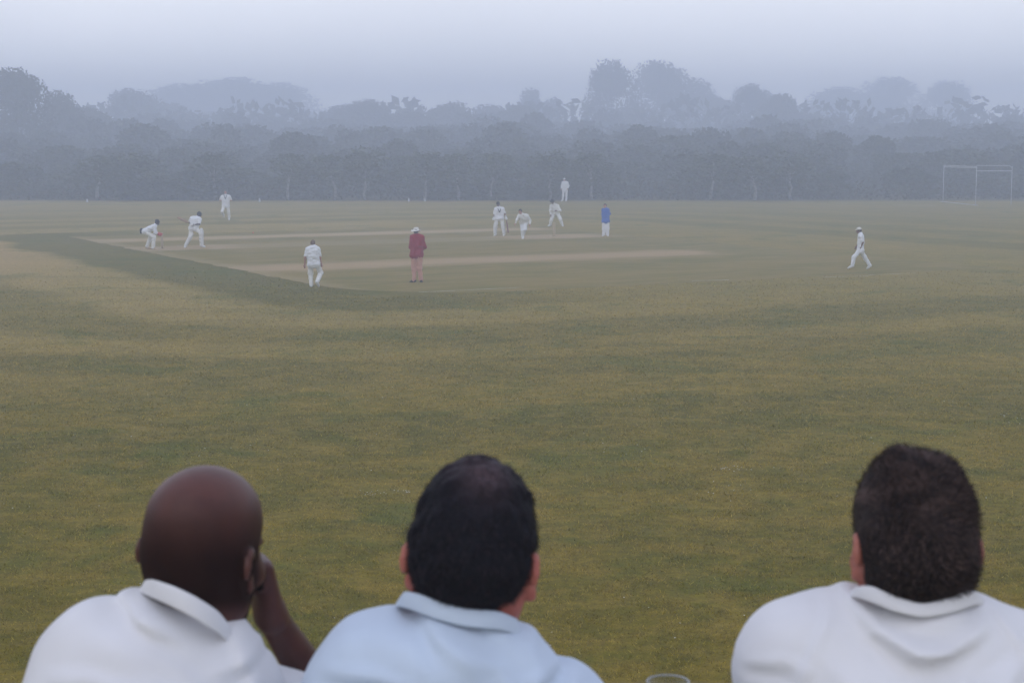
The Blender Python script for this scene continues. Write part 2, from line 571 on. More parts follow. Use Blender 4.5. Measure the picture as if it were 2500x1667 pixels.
M['hair_dark'] = hairmat('dark_hair', (.016, .013, .014), (.04, .03, .028))
M['hair_grey'] = hairmat('greying_hair', (.15, .14, .14), (.22, .2, .2))
M['hair_fair'] = hairmat('fair_brown_hair', (.14, .10, .07), (.2, .14, .1))
M['hair_B'] = hairmat('black_grey_hair', (.009, .009, .013), (.092, .060, .066))
M['hair_C'] = hairmat('dark_brown_hair', (.013, .010, .010), (.135, .088, .078))
M['ground'] = mat_ground()
M['blade'] = mat_blade()
M['square'] = mat_square()
M['paint'] = simple('worn_white_line_paint', (.50, .48, .42), (.27, .24, .15), 3.5, .9)
M['steel'] = simple('galvanised_steel', (.46, .47, .49), (.56, .57, .59), 12, .45)
M['plank'] = simple('weathered_wood', (.20, .14, .09), (.15, .105, .07), 9, .75, .002, 30)
M['bark'] = simple('dark_bark', (.06, .05, .04), (.035, .03, .026), 6, .95, .03, 14)
M['birch'] = simple('pale_birch_bark', (.34, .33, .32), (.16, .155, .15), 2.6, .85)
M['marker'] = simple('white_plastic', (.50, .50, .50), None, 30, .5)
M['daisy'] = simple('white_petals', (.75, .75, .70), None, 90, .8)


def leafmat(name, c1, c2):
    m, nt, out = newmat(name)
    pos = nt.n('ShaderNodeNewGeometry').outputs['Position']
    a = nt.n('ShaderNodeAttribute', _attribute_name='tone').outputs['Fac']
    f = nt.math('ADD', nt.math('MULTIPLY', nt.noise(pos, .5, 3), .6), nt.math('MULTIPLY', a, .4))
    col = nt.mix(nt.sstep(f, .3, .75), c1, c2)
    bsdf(nt, out, col, .7, None, .2)
    return m


M['leaf1'] = leafmat('deep_green_foliage', (.028, .036, .020), (.055, .066, .030))
M['leaf2'] = leafmat('mid_green_foliage', (.036, .044, .022), (.070, .078, .036))
M['bracken'] = leafmat('brown_bracken', (.060, .042, .026), (.060, .062, .030))

# ------------------------------------------------------------------ world, sun, haze, camera
def setup_world():
    w = bpy.data.worlds.new('World'); SC.world = w; w.use_nodes = True
    t = w.node_tree; t.nodes.clear()
    nt = NT(t)
    sky = nt.t.nodes.new('ShaderNodeTexSky'); sky.sky_type = 'NISHITA'; sky.sun_disc = False
    sky.sun_elevation = R(48); sky.sun_rotation = R(205); sky.air_density = 1.0; sky.dust_density = 6.0
    tc = nt.n('ShaderNodeTexCoord').outputs['Generated']
    z = nt.n('ShaderNodeSeparateXYZ', Vector=tc).outputs[2]
    # overcast: the cloud layer brightens towards the zenith
    zn = nt.math('ADD', z, nt.math('MULTIPLY', nt.math('SUBTRACT', nt.noise(tc, 5.0, 4), .5), .07))
    over = nt.ramp(zn, [(0, (3.3, 3.25, 3.3)), (.035, (2.35, 2.35, 2.42)), (.065, (2.02, 2.03, 2.10)), (.11, (1.76, 1.78, 1.86)), (.20, (.96, 1.03, 1.22)), (1, (.71, .80, 1.11))])
    OV = 9.6                      # the overcast layer, in the sky texture's own units (Background strength 0.1)
    ov = nt.mix(1.0, over, (OV, OV, OV), 'MULTIPLY')
    col = nt.mix(.93, sky.outputs[0], ov)
    b = nt.n('ShaderNodeBackground', Color=col, Strength=.1)
    o = t.nodes.new('ShaderNodeOutputWorld')
    t.links.new(b.outputs[0], o.inputs[0])


setup_world()
sun = bpy.data.lights.new('sun', 'SUN'); sun.energy = .5; sun.angle = R(60); sun.color = (1, .95, .86)
so = bpy.data.objects.new('sun', sun); COL.objects.link(so)
so.rotation_euler = (R(42), 0, R(-25)); so.location = (0, 0, 60)

cam = bpy.data.cameras.new('camera')
cam.sensor_width = 36.0; cam.sensor_fit = 'HORIZONTAL'; cam.lens = F / W0 * 36.0
cam.clip_start = .1; cam.clip_end = 2000
cam.dof.use_dof = True; cam.dof.focus_distance = 62; cam.dof.aperture_fstop = 9.5
co = bpy.data.objects.new('camera', cam); COL.objects.link(co)
co.location = (0, 0, CAMH); co.rotation_euler = (math.pi / 2 - PITCH, 0, 0)
SC.camera = co
SC.view_settings.view_transform = 'Standard'; SC.view_settings.look = 'None'
SC.view_settings.gamma = 1; SC.view_settings.exposure = 0
SC.render.engine = 'CYCLES'
SC.cycles.use_denoising = True
SC.cycles.volume_bounces = 3
SC.cycles.max_bounces = 12; SC.cycles.diffuse_bounces = 3; SC.cycles.transparent_max_bounces = 32
SC.cycles.use_adaptive_sampling = True


def haze():
    V, fs = box((0, 320, 14.5), (1200, 900, 31.0))          # -1 m .. 30 m
    m, nt, out = newmat('fog')
    v = nt.t.nodes.new('ShaderNodeVolumePrincipled')
    v.inputs['Color'].default_value = (.81, .88, 1.0, 1)
    v.inputs['Density'].default_value = HAZE
    v.inputs['Density Attribute'].default_value = ''
    v.inputs['Anisotropy'].default_value = .1
    nt.t.links.new(v.outputs[0], out.inputs['Volume'])
    o = obj('haze', mkmesh('haze', V, fs, m, False))
    tag(o, 'pale grey fog lying over the whole cricket field', 'fog', kind='stuff')


HAZE = .0048
haze()

# ------------------------------------------------------------------ ground
def zground(y):
    """field level, grass bank, terrace the spectators sit on"""
    return TERR * (1 - np.clip((y - 3.7) / 4.3, 0, 1)) if True else 0


def ground():
    ys = np.concatenate([np.linspace(-80, 3.0, 12), np.linspace(3.3, 8.6, 20), np.linspace(9, 700, 80)])
    xs = np.linspace(-520, 520, 61)
    t = np.clip((ys - 3.7) / 4.3, 0, 1)
    zz = TERR * (1 - t * t * (3 - 2 * t))
    X, Y = np.meshgrid(xs, ys)
    V = np.stack([X, Y, np.repeat(zz[:, None], len(xs), 1)], -1).reshape(-1, 3)
    n = len(xs)
    Q = [[j * n + i, j * n + i + 1, (j + 1) * n + i + 1, (j + 1) * n + i] for j in range(len(ys) - 1) for i in range(n - 1)]
    o = obj('ground', mkmesh('ground', V, np.array(Q), M['ground']))
    tag(o, 'mown green and straw coloured turf of the cricket field', 'ground', kind='structure')


ground()


def uv2xy(u, v, z=0.0):
    p = PU * u + PV * v
    return np.array([p[0], p[1], z])


def square():
    u0, u1 = SQ_C[0] - SQ_H[0], SQ_C[0] + SQ_H[0]
    v0, v1 = SQ_C[1] - SQ_H[1], SQ_C[1] + SQ_H[1]
    rg = np.random.default_rng(3)
    P = []
    def edge(a, b, n, amp):
        for i in range(n):
            t = i / n
            p = (1 - t) * np.array(a) + t * np.array(b)
            P.append(p + rg.normal(0, amp, 2))
    rc = 5.0                                   # the mower turns: the near corner is rounded
    for a in np.linspace(math.pi, 1.5 * math.pi, 9)[:-1]: P.append(np.array([u0 + rc + rc * math.cos(a), v0 + rc + rc * math.sin(a)]))
    edge((u0 + rc, v0), (u1, v0), 40, .05); edge((u1, v0), (u1, v1), 50, .05)
    edge((u1, v1), (u0, v1), 40, .05); edge((u0, v1), (u0, v0 + rc), 60, .07)
    V = np.array([uv2xy(u, v, .004) for u, v in P])
    V = np.concatenate([V, [uv2xy(SQ_C[0], SQ_C[1], .004)]])
    n = len(P)
    T = np.array([[i, (i + 1) % n, n] for i in range(n)])
    o = obj('cricket_square', mkmesh('cricket_square', V, T, M['square'], False))
    tag(o, 'closely mown cricket square with pale worn pitch strips', 'cricket pitch', kind='structure')


square()


def line_strip(name, pts, w, label, z=.008):
    pts = np.array(pts, float)
    rg = np.random.default_rng(len(pts))
    V, Q = [], []
    n = max(2, int(np.linalg.norm(pts[-1] - pts[0]) / .5))
    for i in range(n + 1):
        t = i / n
        p = pts[0] * (1 - t) + pts[-1] * t
        d = pts[-1] - pts[0]; d /= np.linalg.norm(d)
        nn = np.array([-d[1], d[0]])
        ww = w * (.6 + .4 * rg.random())
        for s in (-.5, .5):
            q = p + nn * ww * s
            V.append([q[0], q[1], z])
        if i: Q.append([2 * i - 2, 2 * i - 1, 2 * i + 1, 2 * i])
    o = obj(name, mkmesh(name, np.array(V), np.array(Q), M['paint'], False))
    tag(o, label, 'painted line', kind='structure')


def gline(name, a, b, w, label, z=.008):
    line_strip(name, [onground(*a)[:2], onground(*b)[:2]], w, label, z)


gline('line_marking', (1022, 714), (1275, 702), .10, 'faint white line at the near corner of the square')
gline('line_marking', (1690, 686), (1780, 684), .12, 'short faint white line between the red sweater and the walking man')
gline('line_marking', (2010, 677), (2120, 674), .10, 'faint white line under the walking fielder')
gline('line_marking', (2120, 672), (2235, 667), .10, 'faint white line just right of the walking fielder')
gline('line_marking', (2179, 501.5), (2290, 502), .45, 'white line on the far grass left of the practice cage')

WK = [np.array([*onground(396, 607)[:2], 0]), np.array([*onground(1352.5, 577.6)[:2], 0])]


def creases():
    parts = []
    for w, s in ((WK[0], 1), (WK[1], -1)):
        p = w[:2]
        for off, half in ((0, 1.32), (1.22 * s, 1.83)):
            c = p + PU * off
            a, b = c - PV * half, c + PV * half
            V = [[*(a - PU * .02), .008], [*(a + PU * .02), .008], [*(b + PU * .02), .008], [*(b - PU * .02), .008]]
            parts.append((np.array(V), [np.array([[0, 1, 2, 3]])]))
    V, fs = join(parts)
    o = obj('crease_marking', mkmesh('crease', V, fs, M['paint'], False))
    tag(o, 'white crease lines painted at both wickets', 'painted line', kind='structure')


creases()


def zprof(y):
    t = np.clip((y - 3.7) / 4.3, 0, 1)
    return TERR * (1 - t * t * (3 - 2 * t))


def grass():
    rg = np.random.default_rng(11)
    P = []
    for y0 in np.arange(11.0, 66.0, 1.0):
        d = y0 + .5
        hw = d * .322 + .6
        n = int(2 * hw * min(2300, 2500 * (13.0 / d) ** 1.6) * (1 - np.clip((d - 34) / 31, 0, 1)) ** 1.3)
        P.append(np.stack([rg.uniform(-hw, hw, n), rg.uniform(y0, y0 + 1, n)], 1))
    P = np.concatenate(P)
    # tufts: pull part of the blades together so that the sward has clumps and gaps
    ph = np.sin(P[:, 0] * 5.1 + 2 * np.sin(P[:, 1] * 2.3)) + np.sin(P[:, 1] * 6.7 + 2 * np.sin(P[:, 0] * 3.1))
    keep = rg.random(len(P)) < .62 + .19 * ph
    uu = P @ PU - SQ_C[0]; vv = P @ PV - SQ_C[1]
    keep &= ~((np.abs(uu) < SQ_H[0] + .1) & (np.abs(vv) < SQ_H[1] + .1))
    P = P[keep]
    n = len(P)
    hgt = rg.uniform(.012, .034, n) * (1 + .35 * (rg.random(n) < .06)) * (1 + .018 * (P[:, 1] - 12))
    wid = rg.uniform(.0022, .0044, n) * (1 + .05 * (P[:, 1] - 12))
    az = rg.uniform(0, 6.283, n)
    lean = rg.uniform(.2, 1.9, n) * hgt
    la = rg.uniform(0, 6.283, n)
    b = np.stack([np.cos(az), np.sin(az), np.zeros(n)], 1) * wid[:, None]
    base = np.stack([P[:, 0], P[:, 1], zprof(P[:, 1]) + 0.0], 1)
    tip = base + np.stack([np.cos(la) * lean, np.sin(la) * lean, hgt], 1)
    V = np.concatenate([base - b, base + b, tip])
    T = np.stack([np.arange(n), np.arange(n) + n, np.arange(n) + 2 * n], 1)
    tone = np.tile(rg.random(n), 3)
    o = obj('grass', mkmesh('grass', V, T, M['blade'], False, {'tone': tone}))
    tag(o, 'short mown grass blades nearest the spectators', 'grass', kind='stuff')
    # daisies in loose drifts
    parts = []
    for cx, cy, m, s in ((905, 1208, 16, .12), (990, 1203, 10, .08), (1800, 1147, 16, .16), (1785, 1195, 8, .2), (2470, 1020, 14, .3), (420, 1500, 6, .5), (1550, 1100, 8, .5), (1400, 1560, 14, 1.2), (700, 1100, 18, 1.4), (1850, 1000, 30, 2.5), (1100, 930, 40, 3.5), (500, 980, 25, 2.5), (2250, 1250, 12, .7), (150, 1250, 10, .8)):
        g = onground(cx, cy)
        for _ in range(m):
            x, y = g[0] + rg.normal(0, s), g[1] + rg.normal(0, s)
            r = rg.uniform(.006, .011); z = rg.uniform(.02, .035)
            V = [[x + r * math.cos(a), y + r * math.sin(a), z + rg.normal(0, .002)] for a in np.arange(6) * math.pi / 3] + [[x, y, z + .004]]
            parts.append((np.array(V), [np.array([[i, (i + 1) % 6, 6] for i in range(6)])]))
    V, fs = join(parts)
    o = obj('daisies', mkmesh('daisies', V, fs, M['daisy'], False))
    tag(o, 'tiny white clover flowers scattered in the turf', 'flowers', kind='stuff')


grass()

# ------------------------------------------------------------------ people on the field
def unit(v):
    v = np.asarray(v, float)
    return v / (np.linalg.norm(v) + 1e-9)


def frame(fwd, up=(0, 0, 1)):
    f = unit(fwd)
    r = unit(np.cross(f, up))
    u = np.cross(r, f)
    return np.stack([r, f, u])        # rows: right, forward, up


CROPS = {1: (300, 420, 400 / 2323.0), 2: (700, 520, 400 / 2323.0), 3: (1160, 420, 400 / 2323.0), 4: (1950, 380, 550 / 2352.0)}


def place(crop, foot, J):
    """joints given on the picture of the pose plus a depth offset -> true 3-D joints around the feet"""
    ox, oy, k = CROPS[crop]
    g = onground(ox + foot[0] * k, oy + foot[1] * k)
    out = {}
    for n, p in J.items():
        out[n] = atdepth(ox + p[0] * k, oy + p[1] * k, g[1] + (p[2] if len(p) > 2 else 0)) - g
    return g, out


def torso(s, J, g, w=1.0, extra=0.0):
    """a flattened trunk from hips to shoulders; g = garment thickness"""
    hl, hr, sl, sr, nk = J['hipL'], J['hipR'], J['shL'], J['shR'], J['neck']
    hm, sm = (hl + hr) / 2, (sl + sr) / 2
    s.cap(hl, hr, .105 * w + g, .105 * w + g, .04)
    s.cap(hm * .45 + sm * .55 + (sl - sr) * .20, hm * .45 + sm * .55 + (sr - sl) * .20, .112 * w + g, None, .06)
    s.cap(hm * .15 + sm * .85 + (sl - sr) * .27, hm * .15 + sm * .85 + (sr - sl) * .27, .100 * w + g, None, .06)
    for a, b in ((hl, sl), (hr, sr)):
        a2 = a * .8 + hm * .2; b2 = b * .72 + sm * .28
        s.cap(a2, b2, .098 * w + g + extra, .088 * w + g, .06)
    for b in (sl, sr): s.cap(nk, b, .055 * w + g, .062 * w + g, .05)


def hand(s, wr, el, r, side):
    d = unit(wr - el)
    sd = unit(np.cross(d, (0.2, .9, .3)))
    up = np.cross(sd, d)
    p = wr + d * .055
    s.chain([wr, p], [.026 * r, .034 * r], .02)
    for i, (o, L) in enumerate(((-.026, .062), (-.009, .074), (.009, .07), (.025, .055))):
        a = p + sd * o * r + d * .02
        m = a + d * L * .5 * r
        s.cap(a, m, .0105, .010, .008); s.cap(m, m + (d * .75 + up * .65) * L * .5 * r, .010, .0085, .006)
    a = wr + d * .03 - sd * .03 * r
    s.cap(a, a + (d * .8 - sd * .45) * .055 * r, .012, .0095, .01)


def player(crop, foot, J, label, skin, shirt, trouser, size=1.0, face=(0, -1, 0), up=(0, 0, 1), hair='hair_dark', sleeves='short',
           hat=None, pads=(), pad_mat='leather_white', gloves=None, shoe='leather_white', collar=None, trim=None, loose=1.0, w=1.0, hatband=None, wmat=None, group=None, backcloth=None):
    g, J = place(crop, foot, J)
    s_ = size
    hd = J['head']; Mh = frame(face, up)
    B = Sdf()
    # head
    B.ell(hd + Mh.T @ np.array([0, -.008, .02]) * s_, np.array([.076, .094, .095]) * s_, Mh, .02)
    B.ell(hd + Mh.T @ np.array([0, .022, -.045]) * s_, np.array([.058, .066, .070]) * s_, Mh, .04)
    B.ell(hd + Mh.T @ np.array([0, .070, -.088]) * s_, np.array([.028, .022, .022]) * s_, Mh, .03)
    B.cap(hd + Mh.T @ np.array([0, .082, .012]) * s_, hd + Mh.T @ np.array([0, .104, -.026]) * s_, .009 * s_, .014 * s_, .015)
    for sx in (-1, 1):
        B.ell(hd + Mh.T @ np.array([.075 * sx, -.012, -.012]) * s_, np.array([.011, .022, .032]) * s_, Mh, .01)
        B.ell(hd + Mh.T @ np.array([.031 * sx, .094, .012]) * s_, np.array([.017, .012, .011]) * s_, Mh, .012, True)
    B.cap(hd + Mh.T @ np.array([-.022, .094, -.056]) * s_, hd + Mh.T @ np.array([.022, .094, -.056]) * s_, .005, None, .006, True)
    B.cap(J['neck'] + np.array([0, 0, -.02]), hd + Mh.T @ np.array([0, -.03, -.05]) * s_, .060 * s_, .054 * s_, .03)
    torso(B, J, 0.0, w * s_)
    for q in 'LR':
        B.chain([J['sh' + q], J['el' + q], J['wr' + q]], [.058 * s_ * w, .043 * s_, .029 * s_], .03)
        hand(B, J['wr' + q], J['el' + q], s_, q)
        B.chain([J['hip' + q], J['kn' + q], J['an' + q]], [.088 * s_ * w, .058 * s_, .040 * s_], .03)
        B.chain([J['an' + q], J['to' + q]], [.036 * s_, .028 * s_], .02)
    V, Q = B.build(.0115)
    o = obj('person', mkmesh('person', V, Q, M[skin]), loc=g)
    tag(o, label, 'person', group=group)
    # shirt
    S = Sdf()
    torso(S, J, .020, w * s_, .012)
    S.cap(J['neck'] + np.array([0, 0, -.02]), J['neck'] + unit(hd - J['neck']) * .035, .072 * s_, .066 * s_, .02)
    for q in 'LR':
        sh, el, wr = J['sh' + q], J['el' + q], J['wr' + q]
        if sleeves == 'short':
            e = sh * .22 + el * .78
            S.cap(sh, e, .080 * s_ * w, .073 * s_, .035)
            S.half
        elif sleeves == 'none':
            S.cap(sh, sh * .7 + el * .3, .076 * s_ * w, .070 * s_, .035)
        else:
            S.chain([sh, el, el * .08 + wr * .92], [.078 * s_ * w, .062 * s_, .046 * s_], .035)
    V, Q = S.build(.0125, wob(.008, 32, crop * 7 + int(foot[0])))
    so_ = obj('shirt', mkmesh('shirt', V, Q, M[shirt]), o)
    if trim:
        # V neck of dark piping on the chest, lying on the cloth
        f = Mh[1]; nk = J['neck']
        side = unit(J['shR'] - J['shL'])
        c = nk + unit(np.array([f[0], f[1], 0])) * (.160 * w) + np.array([0, 0, -.24])
        a1 = nk - side * .095 + np.array([0, 0, .02]) + f * .055; a2 = nk + side * .095 + np.array([0, 0, .02]) + f * .055
        pr = []
        for a in (a1, a2):
            mid = a * .5 + c * .5 + f * .062
            pr.append(tube([a, mid, c], .017, 6))
        V, fs = join(pr)
        obj('neck_trim', mkmesh('neck_trim', V, fs, M[trim]), o)
    if collar:
        C = Sdf()
        f = unit(hd - J['neck'])
        C.cap(J['neck'] + f * .015, J['neck'] + f * .05, .074 * s_, .068 * s_, .01)
        C.cap(J['neck'] + f * .04, J['neck'] + f * .12, .060 * s_, .056 * s_, .005, True)
        V, Q = C.build(.010)
        obj('collar', mkmesh('collar', V, Q, M[collar]), o)
    # trousers
    T = Sdf()
    T.cap(J['hipL'], J['hipR'], .118 * s_ * w, None, .04)
    for q in 'LR':
        T.chain([J['hip' + q], J['kn' + q], J['an' + q] + unit(J['kn' + q] - J['an' + q]) * .03], [.105 * s_ * w, .080 * s_ * loose, .068 * s_ * loose], .04)
    V, Q = T.build(.0125, wob(.008, 34, crop * 11 + int(foot[0])))
    obj('trousers', mkmesh('trousers', V, Q, M[trouser]), o)
    for q in 'LR':
        a, t = J['an' + q], J['to' + q]
        d = unit(t - a)
        A = Sdf()
        low = np.array([0, 0, -.02])
        A.chain([a - d * .03 + low, a * .4 + t * .6, t], [.050 * s_, .044 * s_, .036 * s_], .02)
        V, Q = A.build(.010)
        zmin = -g[2]
        V[:, 2] = np.maximum(V[:, 2], .002)
        obj('shoe', mkmesh('shoe', V, Q, M[shoe]), o)
    # hair, hat
    hm = hd + Mh.T @ np.array([0, -.012, .022]) * s_
    if hair:
        Hh = Sdf()
        Hh.ell(hm, np.array([.085, .100, .104]) * s_, Mh, .01)
        Hh.ell(hd + Mh.T @ np.array([0, -.05, -.03]) * s_, np.array([.066, .052, .060]) * s_, Mh, .03)
        Hh.ell(hd + Mh.T @ np.array([0, .095, -.03]) * s_, np.array([.085, .075, .098]) * s_, Mh, .02, True)
        V, Q = Hh.build(.009, wob(.004, 60, 5))
        obj('hair', mkmesh('hair', V, Q, M[hair], attrs={'tone': RNG.random(len(V))}), o)
    if hat in ('cap', 'helmet'):
        C = Sdf()
        C.ell(hm + Mh.T @ np.array([0, .0, .012]) * s_, np.array([.092, .108, .100]) * s_, Mh, .01)
        C.half(hm + Mh.T @ np.array([0, 0, .012 if hat == 'cap' else -.02]) * s_, -Mh[2], .01)
        if hat == 'helmet':
            C.ell(hm + Mh.T @ np.array([0, -.05, -.02]) * s_, np.array([.088, .06, .075]) * s_, Mh, .02)
        pk = hm + Mh.T @ np.array([0, .10, .016]) * s_
        for sx in (-.05, -.025, 0, .025, .05):
            C.cap(hm + Mh.T @ np.array([sx, .08, .018]) * s_, hm + Mh.T @ np.array([sx * .8, .155 - abs(sx) * .5, .008]) * s_, .008, None, .012)
        V, Q = C.build(.008)
        obj(hat, mkmesh(hat, V, Q, M[wmat or 'navy']), o)
        if hat == 'helmet':
            pr = []
            for zz in (-.035, -.06, -.085):
                pts = [hm + Mh.T @ np.array([.088 * math.sin(t), .03 + .105 * math.cos(t), zz]) * s_ for t in np.linspace(-1.5, 1.5, 9)]
                pr.append(tube(pts, .004, 5))
            V, fs = join(pr)
            obj('face_guard', mkmesh('face_guard', V, fs, M['charcoal']), o)
    elif hat == 'brim':
        z0 = .03
        prof = [(.0, .145), (.045, .142), (.078, .125), (.092, .085), (.097, z0 + .012), (.125, z0), (.165, z0 - .014), (.172, z0 - .012), (.165, z0 - .006), (.125, z0 + .008), (.098, z0 + .024)]
        V, fs = lathe(prof, 28)
        th = np.arctan2(V[:, 1], V[:, 0]); rr = np.hypot(V[:, 0], V[:, 1])
        V[:, 2] += np.where(rr > .1, (rr - .1) * (.35 * np.cos(2 * th + .6) + .12 * np.sin(3 * th)), 0)
        V = (V * s_) @ Mh + hd + Mh.T @ np.array([0, -.005, .0])
        obj('hat', mkmesh('hat', V, fs, M[wmat or 'hat']), o)
        V, fs = lathe([(.0945, .075), (.0985, .073), (.1005, z0 + .02), (.0975, z0 + .018)], 28)
        V = (V * s_) @ Mh + hd + Mh.T @ np.array([0, -.005, .0])
    # pads and gloves
    for q in pads:
        k, a, t = J['kn' + q], J['an' + q], J['to' + q]
        f = unit(np.array([t[0] - a[0], t[1] - a[1], 0]))
        sd = unit(np.cross(unit(k - a), f))
        P_ = Sdf()
        up_ = unit(k - a)
        off = f * .045
        P_.chain([a + off * .8 + up_ * .03, k + off * 1.1, k + off * .9 + up_ * .17], [.072, .082, .070], .03)
        for sx in (-.045, 0, .045):
            P_.cap(a + off * 1.5 + sd * sx * .8 + up_ * .06, k + off * 1.7 + sd * sx + up_ * .13, .034, .036, .012)
        for zz in (-.05, .06):
            P_.cap(k + off * 1.6 + up_ * zz - sd * .05, k + off * 1.6 + up_ * zz + sd * .05, .042, None, .012)
        V, Q = P_.build(.011)
        V[:, 2] = np.maximum(V[:, 2], .02)
        p = obj('leg_pad', mkmesh('leg_pad', V, Q, M[pad_mat]), o)
        for fr in (.25, .55, .85):
            c = a * (1 - fr) + k * fr
            pts = [c + (sd * math.cos(t) - f * math.sin(t)) * .086 for t in np.linspace(-.3, math.pi + .3, 9)]
            obj('strap', mkmesh('strap', *tube(pts, .010, 5), M['charcoal']), p)
    if gloves:
        for q in 'LR':
            d = unit(J['wr' + q] - J['el' + q]); wr = J['wr' + q]
            sd = unit(np.cross(d, (0.2, .9, .3)))
            G_ = Sdf()
            big = 1.25 if gloves == 'coral' else 1.0
            G_.chain([wr - d * .05, wr + d * .03, wr + d * .085], [.045 * big, .046 * big, .052 * big], .02)
            for oo in (-.042, -.014, .014, .042):
                G_.cap(wr + d * .08 + sd * oo * big, wr + d * .145 * big + sd * oo * 1.15 * big, .020 * big, .017 * big, .010)
            G_.cap(wr + d * .02 - sd * .045 * big, wr + d * .085 - sd * .078 * big, .021 * big, .017 * big, .012)
            V, Q = G_.build(.009)
            gl = obj('glove', mkmesh('glove', V, Q, M[gloves]), o)
            if gloves != 'coral':
                V, fs = tube([wr - d * .035, wr - d * .015], .051, 14)
                obj('cuff', mkmesh('cuff', V, fs, M['navy']), gl)
    if backcloth is not None:
        K_ = Sdf()
        c = (J['hipL'] + J['hipR']) / 2 + np.array(backcloth)
        K_.chain([c + np.array([.03, -.03, .05]), c, c + np.array([-.012, .0, -.12])], [.045, .062, .045], .03)
        K_.cap(c + np.array([0, .05, -.02]), c + np.array([0, .05, -.09]), .035, None, .03)
        V, Q = K_.build(.010)
        obj('waist_cloth', mkmesh('waist_cloth', V, Q, M['charcoal']), o)
    return o, g, J


def bat(p0, p1, w_dir, label, face='willow', scale=1.0):
    """p0 = top of the handle, p1 = toe; world coordinates"""
    p0, p1 = np.asarray(p0, float), np.asarray(p1, float)
    L = np.linalg.norm(p1 - p0); d = (p1 - p0) / L
    w = unit(np.asarray(w_dir, float) - d * (np.asarray(w_dir, float) @ d)); n = np.cross(d, w)
    root = empty('cricket_bat', p1)
    tag(root, label, 'cricket bat')
    hl = .30 * L
    V, fs = tube([p0 - p1, p0 + d * hl * .5 - p1, p0 + d * (hl + .05) - p1], [.018, .016, .015], 10)
    obj('handle', mkmesh('handle', V, fs, M['grip']), root)
    # blade: flat face, ridged back
    sec = [(-.054, .010), (-.054, -.006), (-.03, -.02), (0, -.032), (.03, -.02), (.054, -.006), (.054, .010), (0, .014)]
    ts = [0, .06, .14, .6, .9, .97, 1.0]; sc = [.30, .62, 1, 1.02, 1.02, .92, .72]; th = [.9, 1, 1, 1.25, .9, .75, .6]
    V, Q = [], []
    for t, k, h in zip(ts, sc, th):
        c = p0 + d * (hl + (L - hl) * t) - p1
        for a, b in sec: V.append(c + w * a * k + n * b * h)
    m = len(sec)
    for i in range(len(ts) - 1):
        for k in range(m): Q.append([i * m + k, i * m + (k + 1) % m, (i + 1) * m + (k + 1) % m, (i + 1) * m + k])
    me = mkmesh('blade', np.array(V), [np.array(Q), np.array([list(range(m))[::-1], list(range((len(ts) - 1) * m, len(ts) * m))])], M[face], False)
    obj('blade', me, root)
    return root


